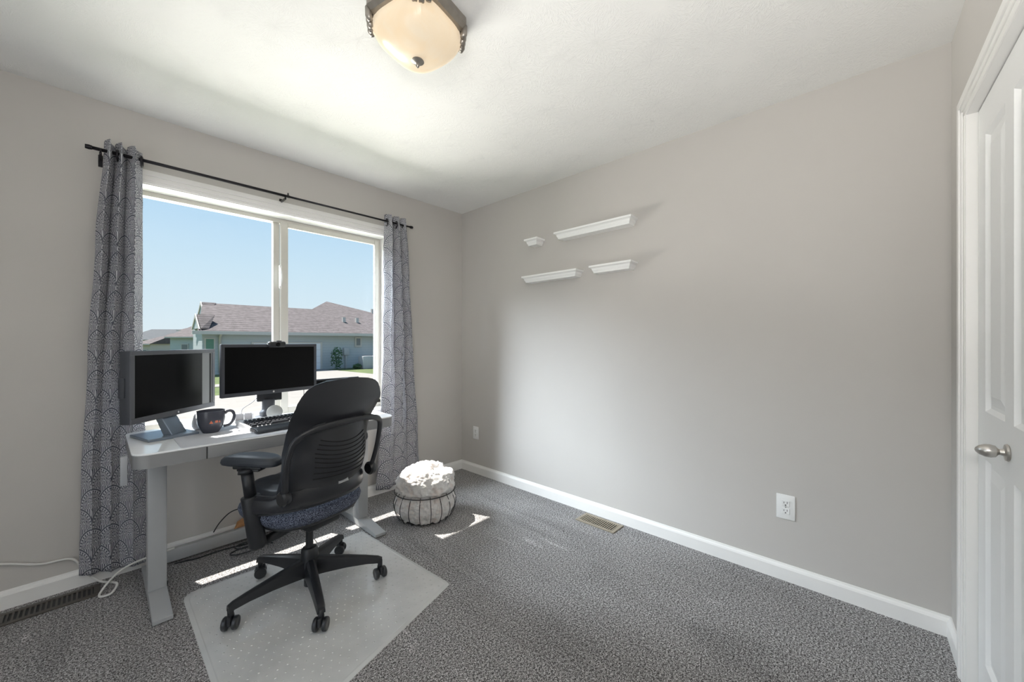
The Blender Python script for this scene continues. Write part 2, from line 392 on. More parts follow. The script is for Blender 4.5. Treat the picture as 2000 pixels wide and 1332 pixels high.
def sub(o, lv=2):
    m = o.modifiers.new('s', 'SUBSURF'); m.levels = lv; m.render_levels = lv; return o
def struct(o): o['kind'] = 'structure'; return o

# ---------------------------------------------------------------- room shell
H = 2.44; XW = -3.5
CT = radians(1.33)                                   # the closet wall is a degree out of square
def cw(u, off, z=0.0): return (-u*cos(CT)-off*sin(CT)*1.0, -3.12-u*sin(CT)+off*cos(CT), z)
struct(box('floor', XW-.15, .15, -3.5, .15, -.12, 0, 'carpet'))
struct(box('ceiling', XW-.15, .15, -3.5, .15, H, H+.12, 'ceil'))
struct(box('wall_east', 0, .15, -3.5, .16, 0, H, 'wall'))
# west wall with the open doorway
bm = bmesh.new(); abox(bm, XW-.15, XW, -3.5, -2.3, 0, H); abox(bm, XW-.15, XW, -1.2, .16, 0, H); abox(bm, XW-.15, XW, -2.3, -1.2, 2.2, H)
struct(bm_obj('wall_west', bm, 'wall'))
# north wall with the window opening
wx0, wx1, wz0, wz1 = -2.29, -.765, .672, 2.072
bm = bmesh.new()
abox(bm, XW-.15, wx0, 0, .16, 0, H); abox(bm, wx1, .0, 0, .16, 0, H); abox(bm, wx0, wx1, 0, .16, 0, wz0); abox(bm, wx0, wx1, 0, .16, wz1, H)
struct(bm_obj('wall_north', bm, 'wall'))
# south wall (closet) with door opening
CU0, CU1, CZ = .325, 1.83, 2.0
def cbox(bm, u0, u1, o0, o1, z0, z1, bev=0):
    vs = abox(bm, -u1, -u0, o0, o1, z0, z1, bev)
    bmesh.ops.transform(bm, matrix=Matrix.Translation((0, -3.12, 0)) @ Matrix.Rotation(CT, 4, 'Z'), verts=[v for v in vs if v.is_valid])
bm = bmesh.new(); cbox(bm, .0, CU0-.004, -.12, 0, 0, H); cbox(bm, CU1, 3.6, -.12, 0, 0, H); cbox(bm, CU0-.004, CU1, -.12, 0, CZ+.006, H)
struct(bm_obj('wall_south', bm, 'wall'))
# baseboards
BP = [(0, 0), (.014, 0), (.014, .062), (.011, .070), (.006, .076), (.004, .083), (0, .083)]
def baseboard(name, p0, p1, nrm):
    bm = bmesh.new(); A = []; B = []
    for d, z in BP:
        A.append(bm.verts.new((p0[0]+nrm[0]*d, p0[1]+nrm[1]*d, z))); B.append(bm.verts.new((p1[0]+nrm[0]*d, p1[1]+nrm[1]*d, z)))
    n = len(BP)
    for i in range(n): bm.faces.new((A[i], A[(i+1) % n], B[(i+1) % n], B[i]))
    bm.faces.new(A); bm.faces.new(B[::-1])
    return struct(bm_obj(name, bm, 'white'))
baseboard('baseboard_north', (XW, 0), (0, 0), (0, -1))
baseboard('baseboard_east', (0, 0), (0, -3.118), (-1, 0))
c0 = cw(.0, 0); c1 = cw(.248, 0); baseboard('baseboard_south', c0[:2], c1[:2], (-sin(CT)*-1, cos(CT)))
# closet casing
bm = bmesh.new()
for (a, b, t) in ((.25, .278, .019), (.278, .296, .014), (.296, .318, .010)): cbox(bm, a, b, 0, t, 0, 2.07-(a-.25)*.95, .002)
for (a, b, t) in ((2.042, 2.07, .019), (2.024, 2.042, .014), (2.002, 2.024, .010)): cbox(bm, .25+(2.07-b), 1.9, 0, t, a, b, .002)
cbox(bm, .318, .326, -.09, .008, 0, 2.004); cbox(bm, .318, 1.84, -.09, .006, 2.0, 2.006)
struct(bm_obj('trim_1', bm, 'white'))
# closet door
door = struct(thing('door_1', cw(.33, -.02)))
door.rotation_euler = (0, 0, CT)
def panel_door(u0, u1, panels, parent):
    """slab with recessed raised panels; local x=-u, y=off"""
    bm = bmesh.new()
    us = sorted({u0, u1} | {p for q_ in panels for p in q_[:2]}); zs = sorted({.012, CZ-.004} | {p for q_ in panels for p in q_[2:]})
    def inp(u, z): return any(a < u < b and c < z < d for a, b, c, d in panels)
    for i in range(len(us)-1):
        for j in range(len(zs)-1):
            if inp((us[i]+us[i+1])/2, (zs[j]+zs[j+1])/2): continue
            bm.faces.new([bm.verts.new((-u, 0, z)) for u, z in ((us[i], zs[j]), (us[i+1], zs[j]), (us[i+1], zs[j+1]), (us[i], zs[j+1]))])
    for a, b, c, d in panels:
        prev = None
        for ins, dep in ((0, 0), (.012, -.010), (.022, -.010), (.055, -.002)):
            L = [bm.verts.new((-u, dep, z)) for u, z in ((a+ins, c+ins), (b-ins, c+ins), (b-ins, d-ins), (a+ins, d-ins))]
            if prev:
                for k in range(4): bm.faces.new((prev[k], prev[(k+1) % 4], L[(k+1) % 4], L[k]))
            prev = L
        bm.faces.new(prev)
    abox(bm, -u1, -u0, -.034, -.012, .012, CZ-.004)
    for (xx0, xx1, zz0, zz1) in ((-u0-.0001, -u0, .012, CZ-.004), (-u1, -u1+.0001, .012, CZ-.004)): abox(bm, xx0, xx1, -.03, 0, zz0, zz1)
    bmesh.ops.remove_doubles(bm, verts=bm.verts, dist=.00005)
    return bm_obj('door_panel', bm, 'door', parent)
pl = []
for a, b in ((.095, .315), (.395, .640)):
    pl += [(a, b, .16, .83), (a, b, .985, 1.885)]
panel_door(0, .738, pl, door)
panel_door(.744, 1.48, [(x+.744, y+.744, z, w) for x, y, z, w in pl], door)
kn = lathe('door_knob', [(0, 0), (.021, 0), (.024, .003), (.022, .007), (.010, .009), (.008, .017), (.010, .020), (.016, .024), (.0185, .033), (.0175, .043), (.013, .053), (.006, .060), (0, .062)], 'silver', door, 24,
           mtx=Matrix.Translation((-.352, 0, .905)) @ Matrix.Rotation(radians(-90), 4, 'X'))
kn['label'] = 'satin nickel egg shaped knob'
# window casing, jamb, sill
bm = bmesh.new()
for (a, b, t) in ((.0, .016, .008), (.016, .040, .013), (.040, .068, .018)):
    abox(bm, wx0-b, wx0-a, -t, .002, wz0-.06, wz1+b, .0015); abox(bm, wx1+a, wx1+b, -t, .002, wz0-.06, wz1+b, .0015)
    abox(bm, wx0-a, wx1+a, -t, .002, wz1+a, wz1+b, .0015)
    abox(bm, wx0-a, wx1+a, -t, .002, wz0-b, wz0-a, .0015)
struct(bm_obj('trim_2', bm, 'white'))
bm = bmesh.new()
J = .012
abox(bm, wx0, wx0+J, .0, .13, wz0, wz1); abox(bm, wx1-J, wx1, .0, .13, wz0, wz1); abox(bm, wx0+J, wx1-J, .0, .13, wz1-J*.6, wz1); abox(bm, wx0+J, wx1-J, .0, .13, wz0, wz0+.008)
struct(bm_obj('trim_3', bm, 'white'))
# window unit: fixed left pane, sliding right sash
win = struct(thing('window_1', (0, 0, 0)))
fy0, fy1 = .120, .175
bm = bmesh.new()
ix0, ix1, iz0, iz1 = wx0+J, wx1-J, wz0+.008, wz1-.007
fr = .028
abox(bm, ix0, ix1, fy0, fy1, iz1-fr, iz1, .003); abox(bm, ix0, ix1, fy0, fy1, iz0, iz0+.06, .003)
abox(bm, ix0, ix0+fr, fy0, fy1, iz0+fr, iz1-fr, .003); abox(bm, ix1-fr, ix1, fy0, fy1, iz0+fr, iz1-fr, .003)
abox(bm, -1.561, -1.522, .135, .172, iz0+fr, iz1-fr, .003)
bm_obj('window_frame', bm, 'vinyl', win)
sash = None
bm = bmesh.new(); sx0, sx1, sz0, sz1 = -1.522, ix1-.018, iz0+.040, iz1-.018
abox(bm, sx0, sx0+.048, .112, .138, sz0, sz1, .004); abox(bm, sx1-.036, sx1, .112, .138, sz0, sz1, .004)
abox(bm, sx0+.048, sx1-.036, .112, .138, sz1-.036, sz1, .004); abox(bm, sx0+.048, sx1-.036, .112, .138, sz0, sz0+.036, .004)
sash = bm_obj('window_sash', bm, 'vinyl', win)
box('window_pane', ix0+fr-.004, -1.558, .150, .154, iz0+fr-.004, iz1-fr+.004, 'glass', win)
box('pane', sx0+.044, sx1-.032, .123, .127, sz0+.032, sz1-.032, 'glass', sash)
bm = bmesh.new(); atube(bm, spline([(-1.524, .108, 1.60), (-1.524, .096, 1.61), (-1.522, .090, 1.65), (-1.524, .094, 1.70), (-1.526, .106, 1.72)], 6), .006, 8); abox(bm, -1.532, -1.516, .106, .116, 1.58, 1.74, .003)
bm_obj('window_latch', bm, 'white', win)

# ---------------------------------------------------------------- curtain rod and curtains
rod = thing('curtain_rod', (0, 0, 0), 0, 'thin black metal curtain rod mounted above the wide window', 'curtain rod')
RZ = 2.157; RY = -.10
tube('rod', [(-2.415, RY, RZ), (-1.53, RY, RZ)], .0085, 'rodm', rod, 12)
tube('rod', [(-1.55, RY, RZ), (-.62, RY, RZ)], .0068, 'rodm', rod, 12)
for x in (-2.415, -.62): lathe('finial', [(0, -.012), (.010, -.012), (.012, 0), (.010, .012), (0, .012)], 'rodm', rod, 12, mtx=Matrix.Translation((x, RY, RZ)) @ Matrix.Rotation(radians(90), 4, 'Y'))
for x in (-2.375, -1.555, -.70):
    bm = bmesh.new(); abox(bm, x-.008, x+.008, -.006, .0, RZ-.055, RZ+.005, .001); abox(bm, x-.005, x+.005, RY-.002, -.004, RZ-.022, RZ-.012, .001)
    atube(bm, [(x, RY+.011*cos(a), RZ-.002+.011*sin(a)) for a in [pi*(1+k/8) for k in range(9)]], .0035, 6)
    bm_obj('bracket', bm, 'rodm', rod)
tube('clamp_screw', [(-1.54, RY, RZ+.008), (-1.54, RY, RZ+.022)], .004, 'rodm', rod, 8)
def curtain(name, edges, folds, amp, label, phase, zb, ztop, ring_x, hem=0.0, yofs=0.0, low=0.0):
    """edges: list of (z, xleft, xright); folds: fold widths as fractions"""
    edges = sorted(edges)
    def ed(z):
        for (z0, a0, b0), (z1, a1, b1) in zip(edges, edges[1:]):
            if z0 <= z <= z1:
                t = (z-z0)/(z1-z0); t = t*t*(3-2*t); return a0+(a1-a0)*t, b0+(b1-b0)*t
        return (edges[0][1:] if z < edges[0][0] else edges[-1][1:])
    nu, nz = 130, 110; bm = bmesh.new(); uvl = bm.loops.layers.uv.new('UVMap'); grid = []
    tot = sum(folds); cum = [0]
    for f in folds: cum.append(cum[-1]+f/tot)
    for j in range(nz+1):
        t = j/nz
        row = []; arc = 0.0; last = None
        for i in range(nu+1):
            u = i/nu
            for k in range(len(folds)):
                if u <= cum[k+1] or k == len(folds)-1: break
            lu = (u-cum[k])/(cum[k+1]-cum[k])
            zt = ztop+.010*sin(2*pi*lu)*(1 if t > .9 else 0)*max(0, (t-.9)*10)
            z = zb+(zt-zb)*t + hem*(u-.5)*(1-t)
            xl, xr = ed(z)
            a_ = amp*(1.0+.25*sin(3*z+k*1.7+phase))*(1 if t < .97 else .9)
            y = RY+yofs - a_*(.5-.5*cos(2*pi*lu))*1.6 + a_*.8
            drift = .012*sin(2.3*z+1.9*k+phase)*(1-t)+.006*sin(7*z+3*k+phase)*(1-t)
            x = xl+(xr-xl)*u + drift*sin(pi*u) + .10*(xr-xl)*(1/len(folds))*sin(4*pi*lu)*(-1)
            y += .004*sin(13*z+9*u+phase)
            lo = max(0, min(1, (1.15-z)/.30))*low
            y = y*(1-lo)+(RY+yofs+.046+(y-RY-yofs)*.55)*lo
            p = Vector((x, y, z))
            if last is not None: arc += math.hypot(p.x-last.x, p.y-last.y)
            last = p; row.append((bm.verts.new(p), arc))
        grid.append(row)
    for j in range(nz):
        for i in range(nu):
            q4 = (grid[j][i], grid[j][i+1], grid[j+1][i+1], grid[j+1][i])
            f = bm.faces.new([v for v, _ in q4]); f.smooth = True
            uu = [grid[nz//2][i][1], grid[nz//2][i+1][1], grid[nz//2][i+1][1], grid[nz//2][i][1]]
            for lp, (v, a), u_ in zip(f.loops, q4, uu): lp[uvl].uv = (u_, v.co.z)
    me = bpy.data.meshes.new(name); bm.to_mesh(me); bm.free()
    root = thing(name, (0, 0, 0), 0, label, 'curtain')
    o = link('curtain_panel', me, 'curtain', root)
    sm = o.modifiers.new('t', 'SOLIDIFY'); sm.thickness = .0015
    for x in ring_x:
        bm = bmesh.new(); R_ = .026
        pts = [(x+.004*cos(a), RY+yofs+R_*cos(a), RZ-.010+R_*sin(a)) for a in [2*pi*k/20 for k in range(20)]]
        atube(bm, pts, .0045, 8, True); bm_obj('grommet', bm, 'rodm', root, True)
    return root
curtain('curtain', [(.05, -2.447, -2.205), (.5, -2.440, -2.205), (1.13, -2.418, -2.222), (1.7, -2.392, -2.222), (2.22, -2.362, -2.224)],
        [.9, 1.0, 1.35], .046, 'grey patterned curtain at the left of the window, behind the left monitor', .4, .05, 2.205, (-2.228, -2.315), -.03, 0.0, 1.0)
curtain('curtain', [(.05, -.915, -.530), (.5, -.885, -.545), (1.13, -.862, -.590), (1.7, -.852, -.625), (2.22, -.848, -.655)],
        [1.25, 1.1, 1.0], .034, 'grey patterned curtain at the right of the window, beside the blanket basket', 1.9, .07, 2.205, (-.842, -.76), .02)

# ---------------------------------------------------------------- wall shelves
SP = [(0, 0), (.075, 0), (.078, .010), (.084, .020), (.086, .030), (.094, .036), (.100, .038), (.100, .050), (0, .050)]
def wall_shelf(y0, y1, ztop, label):
    """crown-profile ledge with mitred ends"""
    bm = bmesh.new(); n = len(SP); L = []; R_ = []; WL = []; WR = []
    for d, z in SP:
        e_ = d-.100
        L.append(bm.verts.new((-d, y0-e_, ztop-.05+z))); R_.append(bm.verts.new((-d, y1+e_, ztop-.05+z)))
    ins = lambda z: max(d for d, zz in SP if abs(zz-z) < 1e-6)-.100
    for i in range(1, n-2):
        bm.faces.new((L[i], L[i+1], R_[i+1], R_[i]))
    # ends: wall side verts per profile step
    for side, A, s, yb in (('l', L, 1, y0), ('r', R_, -1, y1)):
        wv = [bm.verts.new((0, yb-s*(SP[i][0]-.100), ztop-.05+SP[i][1])) for i in range(1, n-1)]
        for k in range(len(wv)-1): bm.faces.new((A[k+1], A[k+2], wv[k+1], wv[k]))
        (WL if side == 'l' else WR).extend(wv)
    bm.faces.new((L[n-2], WL[-1], WR[-1], R_[n-2])); bm.faces.new((L[1], R_[1], WR[0], WL[0]))
    bm.faces.new(WL+WR[::-1])
    bmesh.ops.delete(bm, geom=[v for v in bm.verts if not v.link_faces], context='VERTS')
    o = bm_obj('wall_shelf', bm, 'shelf'); return tag(o, label, 'shelf')
# y0 is the window end, y1 the door end (y1 < y0)
wall_shelf(-1.009, -.879, 2.016, 'tiny white ledge shelf, shortest of four on the wall')
wall_shelf(-1.773, -1.168, 2.016, 'longest white ledge shelf, upper right on the wall')
wall_shelf(-1.364, -.852, 1.728, 'medium long white ledge shelf, lower left under the tiny one')
wall_shelf(-1.773, -1.466, 1.730, 'short white ledge shelf, lower right below the longest one')

# ---------------------------------------------------------------- outlets
def outlet(y, z, w, h, label):
    t = thing('wall_outlet', (0, y, z), 0, label, 'outlet')
    box('cover_plate', -.006, 0, -w/2, w/2, -h/2, h/2, 'plate', t, .003)
    for s in (-1, 1):
        bm = bmesh.new(); abox(bm, -.0085, -.005, -.0165, .0165, s*.0195-.0145, s*.0195+.0145, .0015, 2)
        r_ = bm_obj('receptacle', bm, 'plate', t)
        bm = bmesh.new()
        abox(bm, -.0092, -.0084, -.0075, -.0055, s*.0195-.001, s*.0195+.009); abox(bm, -.0092, -.0084, .0055, .0075, s*.0195-.001, s*.0195+.007)
        abox(bm, -.0092, -.0084, -.0025, .0025, s*.0195-.011, s*.0195-.006)
        bm_obj('socket_slots', bm, 'slot', r_)
    lathe('screw', [(0, 0), (.003, 0), (.003, .001), (0, .001)], 'silver', t, 10, mtx=Matrix.Translation((-.006, 0, 0)) @ Matrix.Rotation(radians(-90), 4, 'Y'))
outlet(-2.561, .372, .079, .124, 'white duplex outlet plate low on the wall, nearer the closet door')
outlet(-.205, .372, .072, .116, 'white duplex outlet plate low on the wall, near the corner by the basket')

# ---------------------------------------------------------------- floor registers
def vent(x0, x1, y0, y1, mat, n, along, label, rows=1):
    cx, cy = (x0+x1)/2, (y0+y1)/2
    t = thing('floor_vent', (cx, cy, 0), 0, label, 'floor vent'); lx, ly = (x1-x0)/2, (y1-y0)/2; b = .022
    bm = bmesh.new()
    for (a, c, d, e_) in ((-lx, lx, -ly, -ly+b), (-lx, lx, ly-b, ly), (-lx, -lx+b, -ly+b, ly-b), (lx-b, lx, -ly+b, ly-b)): abox(bm, a, c, d, e_, .0, .007, .002)
    bm_obj('frame', bm, mat, t)
    box('opening', -lx+b, lx-b, -ly+b, ly-b, .0, .001, 'slot', t)
    bm = bmesh.new()
    if along == 'y':
        for k in range(n):
            y = -ly+b+(2*ly-2*b)*(k+.5)/n; abox(bm, -lx+b, lx-b, y-.0032, y+.0032, .001, .0055)
    else:
        for k in range(n):
            x = -lx+b+(2*lx-2*b)*(k+.5)/n; abox(bm, x-.0032, x+.0032, -ly+b, ly-b, .001, .0055)
    bm_obj('louvres', bm, mat, t)
vent(-.170, -.035, -1.690, -1.405, 'vtan', 17, 'y', 'tan metal floor register beside the long blank wall')
vent(-2.685, -2.375, -.178, -.058, 'vbronze', 17, 'x', 'dark bronze floor register under the left curtain')

# ---------------------------------------------------------------- desk
DT = .741
desk = thing('standing_desk', (-1.69, -.360, 0), 0, 'white glass topped standing desk with grey legs below the window', 'desk')
def rrect(x0, x1, y0, y1, r, n=8):
    P = []
    for cx, cy, a0 in ((x1-r, y1-r, 0), (x0+r, y1-r, 90), (x0+r, y0+r, 180), (x1-r, y0+r, 270)):
        for k in range(n+1): a = radians(a0+90*k/n); P.append((cx+r*cos(a), cy+r*sin(a)))
    return P
DX, DX1, DY0, DY1 = -.60, .60, -.300, .300
prism('desk_top', rrect(DX, DX1, DY0, DY1, .06), 2, DT-.008, DT, 'deskw', desk, .0025)
bm = bmesh.new()
o_, i_ = rrect(DX+.002, DX1-.002, DY0+.002, DY1-.002, .058), rrect(DX+.018, DX1-.018, DY0+.018, DY1-.018, .042)
n = len(o_); V = [[bm.verts.new((p[0], p[1], z)) for p in P] for P, z in ((o_, DT-.008), (o_, DT-.064), (i_, DT-.064), (i_, DT-.008))]
for a in range(3):
    for k in range(n): bm.faces.new((V[a][k], V[a][(k+1) % n], V[a+1][(k+1) % n], V[a+1][k]))
abox(bm, DX+.017, DX1-.017, DY0+.04, DY1-.017, DT-.060, DT-.050)
bm_obj('apron', bm, 'deskg', desk, 'auto')
box('drawer_front', -.352, .36, DY0-.0015, DY0+.004, DT-.062, DT-.010, 'deskg', desk, .001)
box('drawer_gap', -.357, -.353, DY0-.0005, DY0+.004, DT-.064, DT-.010, 'slot', desk)
for sx_ in (-1, 1):
    X = .503*sx_
    bm = bmesh.new(); abox(bm, X-.034, X+.034, -.058, .025, .040, DT-.06, .005); bm_obj('leg', bm, 'deskl', desk, 'auto')
    bm = bmesh.new(); abox(bm, X-.028, X+.028, -.05, .017, .05, .4, .003); bm_obj('inner_column', bm, 'deskl', desk)
    prism('foot', [(-.29, .004), (.31, .004), (.31, .022), (.06, .046), (-.08, .046), (-.29, .022)], 0, X-.034, X+.034, 'deskl', desk, .002)
    lathe('foot_screw', [(0, 0), (.008, 0), (.009, .004), (0, .005)], 'black', desk, 12, mtx=Matrix.Translation((X+.034, -.04, .052)) @ Matrix.Rotation(radians(90), 4, 'Y'))
box('cross_bar', -.47, .47, .27, .305, .012, .078, 'deskl', desk, .003)
tube('brace', [(.47, .03, .30), (.47, .27, .06)], .010, 'deskl', desk, 8)
# wire tray under the desk
bm = bmesh.new()
for k in range(14):
    x = -.25+k*.035; atube(bm, [(x, .02, DT-.062), (x, .02, DT-.10), (x, .13, DT-.10), (x, .13, DT-.062)], .0018, 5)
for y in (.02, .075, .13): atube(bm, [(-.25, y, DT-.10), (.21, y, DT-.10)], .0018, 5)
bm_obj('cable_tray', bm, 'rodm', desk)
DO = Vector((-1.69, -.38, 0))

# ---------------------------------------------------------------- monitors
def monitor(name, cx, cy, ang, w, z0, z1, label, bez, bw, bwb, strip, basekind):
    t = thing(name, (cx, cy, DT), 0, label, 'monitor'); R3 = Matrix.Translation((0, 0, -DT)) @ Matrix.Rotation(ang, 4, 'Z')
    bm = bmesh.new()
    abox(bm, -w/2, w/2, 0, (.044 if basekind == 'flat' else .022), z0, z1, .004, 2); abox(bm, -w/2+.07, w/2-.07, .018, .060, z0+.06, z1-.05, .012, 2)
    if basekind == 'flat': abox(bm, -w/2-.006, -w/2+.03, .020, .045, (z0+z1)/2-.045, (z0+z1)/2+.045, .002)
    bmesh.ops.transform(bm, matrix=R3, verts=bm.verts); hs = bm_obj('housing', bm, 'bezel', t, 'auto')
    bm = bmesh.new(); F = -.005
    for (a, b, c, d) in ((-w/2, w/2, z1-bw, z1), (-w/2, w/2, z0, z0+bwb), (-w/2, -w/2+bw, z0+bwb, z1-bw), (w/2-bw, w/2, z0+bwb, z1-bw)): abox(bm, a, b, F, .001, c, d, .0015)
    bmesh.ops.transform(bm, matrix=R3, verts=bm.verts); bm_obj('bezel', bm, bez, t)
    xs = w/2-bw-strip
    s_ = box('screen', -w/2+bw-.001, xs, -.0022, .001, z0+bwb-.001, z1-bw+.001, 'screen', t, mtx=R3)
    if strip:  # screen reflection painted in as a grey strip with a dark bar
        sg = box('painted_reflection', xs, w/2-bw+.001, -.0022, .001, z0+bwb-.001, z1-bw+.001, 'screeng', t, mtx=R3); sg['label'] = 'grey strip painted as a reflection in the screen'
        box('painted_reflection_bar', xs+strip*.72, xs+strip*.9, -.0026, -.0018, z0+bwb, z1-bw-.003, 'screen', t, mtx=R3)
    # round badge
    lathe('badge', [(0, 0), (.0058, 0), (.0055, .0012), (0, .0014)], 'chrome', t, 16, mtx=R3 @ Matrix.Translation((.0, F, z0+bwb*.5)) @ Matrix.Rotation(radians(90), 4, 'X'))
    return t, R3
# left: 24 inch 16:10, swivelled; right: 23 inch with webcam
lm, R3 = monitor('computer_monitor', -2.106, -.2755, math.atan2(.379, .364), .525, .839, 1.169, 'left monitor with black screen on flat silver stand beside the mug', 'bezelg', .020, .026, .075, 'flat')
nk = prism('stand_neck', [(-.045, .012), (.0, .012), (.058, .145), (.034, .145)], 0, -.088, .002, 'standm', lm, .003)
nk.matrix_local = Matrix.Rotation(math.atan2(.379, .364), 4, 'Z')
bm = bmesh.new(); abox(bm, -.100, .100, -.115, .105, 0.0005, .013, .003)
bmesh.ops.transform(bm, matrix=Matrix.Translation((-.050, -.010, 0)) @ Matrix.Rotation(radians(14), 4, 'Z'), verts=bm.verts); bm_obj('stand_base', bm, 'standm', lm)
rm, R3 = monitor('computer_monitor', -1.6515, -.195, math.atan2(.106, .539), .549, .897, 1.197, 'centre monitor with black screen and a webcam clipped on top', 'bezel', .017, .022, 0, 'round')
bm = bmesh.new(); abox(bm, -.075, .062, .045, .085, .845-DT, .93-DT, .006); bm_obj('stand_head', bm, 'black', rm)
tube('stand_neck', spline([(-.01, .055, .012), (-.012, .058, .05), (-.01, .062, .115)], 6), [.047]*6+[.036]*6+[.034], 'bezel', rm, 16)
lathe('stand_base', [(0, 0), (.082, 0), (.082, .005), (.072, .012), (0, .016)], 'bezel', rm, 32, c=(-.01, .05, 0.0005))
# webcam
wc = thing('webcam', (-1.6515+.012, -.195+.003, 1.197), math.atan2(.106, .539), 'small black webcam clipped on the centre monitor', 'webcam')
bm = bmesh.new(); abox(bm, -.050, .050, -.032, -.006, -.020, .016, .009, 3); abox(bm, -.036, .036, -.012, .028, .0005, .012, .003); bm_obj('body', bm, 'blackg', wc, 'auto')
lathe('lens', [(0, 0), (.013, 0), (.013, .004), (.010, .006), (0, .007)], 'screen', wc, 20, mtx=Matrix.Translation((0, -.031, -.002)) @ Matrix.Rotation(radians(90), 4, 'X'))
box('shutter_tab', .000, .026, -.024, -.012, .0162, .022, 'black', wc, .001)
box('clip', -.02, .02, .020, .028, -.03, .002, 'black', wc, .002)

# ---------------------------------------------------------------- laptop (third screen, right of the centre monitor)
lp = thing('laptop', (-1.215, -.185, DT+.0005), radians(3), 'open dark laptop at the right end of the desk, behind the chair back', 'laptop')
box('laptop_base', -.165, .165, -.11, .11, 0, .017, 'bezel', lp, .003)
box('laptop_lid', -.165, .165, .098, .108, .012, .212, 'bezel', lp, .003, mtx=Matrix.Translation((0, 0, .0)))
box('laptop_screen', -.155, .155, .0965, .0985, .024, .202, 'screen', lp)
bm = bmesh.new()
for r_ in range(5):
    for c in range(12): abox(bm, -.145+c*.0242, -.145+c*.0242+.020, .055-r_*.022, .055-r_*.022+.018, .0165, .0185)
bm_obj('laptop_keys', bm, 'keycap', lp)

# ---------------------------------------------------------------- keyboard
kb = thing('keyboard', (-1.625, -.435, DT+.003), radians(8), 'black keyboard with silver body and padded palm rest on the desk', 'keyboard')
prism('keyboard_body', [(-.118, .0), (.118, .0), (.118, .036), (.10, .040), (-.06, .018), (-.118, .015)], 0, -.235, .235, 'kbody', kb, .003)
pr = prism('palm_rest', [(-.150, .0), (-.058, .0), (-.058, .022), (-.080, .026), (-.125, .023), (-.146, .014)], 0, -.235, .235, 'navyp', kb, .005)
kme = None
keys = 0
for r_ in range(6):
    yy = -.040+r_*.0215+(.008 if r_ == 5 else 0); zz = .0235+(yy+.06)*.1375+.0
    x = -.222; c = 0
    while x < .215 and keys < 99:
        w = .0175
        if r_ == 0 and .06 < x+.2 < .08: w = .10
        elif c == 0: w = .017+.004*(3-min(r_, 3))
        if kme is None:
            bm = bmesh.new(); vs = abox(bm, -.5, .5, -.0085, .0085, -.003, .0075, 0)
            for v in bm.verts:
                if v.co.z > 0: v.co.x *= .82; v.co.y *= .80
            kme = bpy.data.meshes.new('key'); bm.to_mesh(kme); bm.free(); kme.materials.append(M['keycap'])
        k = bpy.data.objects.new('key', kme); COL.objects.link(k); k.parent = kb
        k.location = (x+w/2, yy, zz); k.rotation_euler = (radians(7.8), 0, 0); k.scale = (w-.002, .86, 1); keys += 1
        x += w+.0028+(.012 if (r_ == 5 and c % 4 == 3) else 0); c += 1
        if r_ < 5 and c == 15: x += .010

# desk pad
prismpad = prism('desk_pad', rrect(-2.135, -1.33, -.655, -.27, .02), 2, DT+.0005, DT+.0025, 'deskmat')
tag(prismpad, 'thin light grey desk pad lying under the mug and keyboard', 'desk pad')
# mug
mug = thing('coffee_mug', (-1.985, -.375, DT+.0028), 0, 'charcoal mug with faint orange print standing on the desk pad', 'mug')
lathe('mug_body', [(0, 0), (.034, 0), (.036, .004), (.047, .022), (.056, .045), (.0595, .075), (.0605, .108), (.0600, .112), (.0575, .112), (.0570, .105), (.055, .07), (.050, .045), (.035, .012), (0, .010)], 'mug', mug, 40)
hd_ = radians(-15)
def hp(d, z): return (d*cos(hd_), d*sin(hd_), z)
tube('handle', spline([hp(.057, .092), hp(.072, .104), (hp(.090, .100)), hp(.098, .080), hp(.094, .055), hp(.078, .032), hp(.052, .026)], 6), 1.0, 'mug', mug, 10, flat=(.0045, .007, (0.2, 1, 0)))
def cpatch(name, a0, a1, z0, z1, mat, tri=False, n=10):
    bm = bmesh.new(); rows = []
    def rad(z):
        P = [(.0, .036), (.004, .036), (.022, .047), (.045, .056), (.075, .0595), (.108, .0605)]
        for (za, ra), (zb, rb) in zip(P, P[1:]):
            if za <= z <= zb: return ra+(rb-ra)*(z-za)/(zb-za)
        return .0605
    for j in range(5):
        tz = j/4; z = z0+(z1-z0)*tz; am = (a0+a1)/2; hw = (a1-a0)/2*((1-tz) if tri else (1-.3*abs(2*tz-1)))
        rows.append([bm.verts.new(((rad(z)+.0006)*cos(am+hw*(2*i/n-1)), (rad(z)+.0006)*sin(am+hw*(2*i/n-1)), z)) for i in range(n+1)])
    for A, B in zip(rows, rows[1:]):
        for i in range(n): bm.faces.new((A[i], A[i+1], B[i+1], B[i]))
    bmesh.ops.remove_doubles(bm, verts=bm.verts, dist=1e-5)
    return bm_obj(name, bm, mat, mug)
ca = math.atan2(CAM[1]+.375, CAM[0]+1.985)
for a0, a1, tri, z0, z1 in ((ca-.12, ca+.16, True, .052, .068), (ca+.28, ca+.52, False, .054, .066), (ca+.56, ca+.74, True, .054, .066)):
    cpatch('printed_logo', a0, a1, z0, z1, 'mugor', tri)
# pale gadget behind the mug
sp = tag(lathe('speaker', [(0, 0), (.030, 0), (.040, .006), (.047, .022), (.044, .050), (.036, .078), (.026, .090), (0, .094)], 'pale', None, 28), 'small pale grey rounded speaker tucked behind the mug', 'speaker')
sp.location = (-2.0, -.245, DT+.0005)
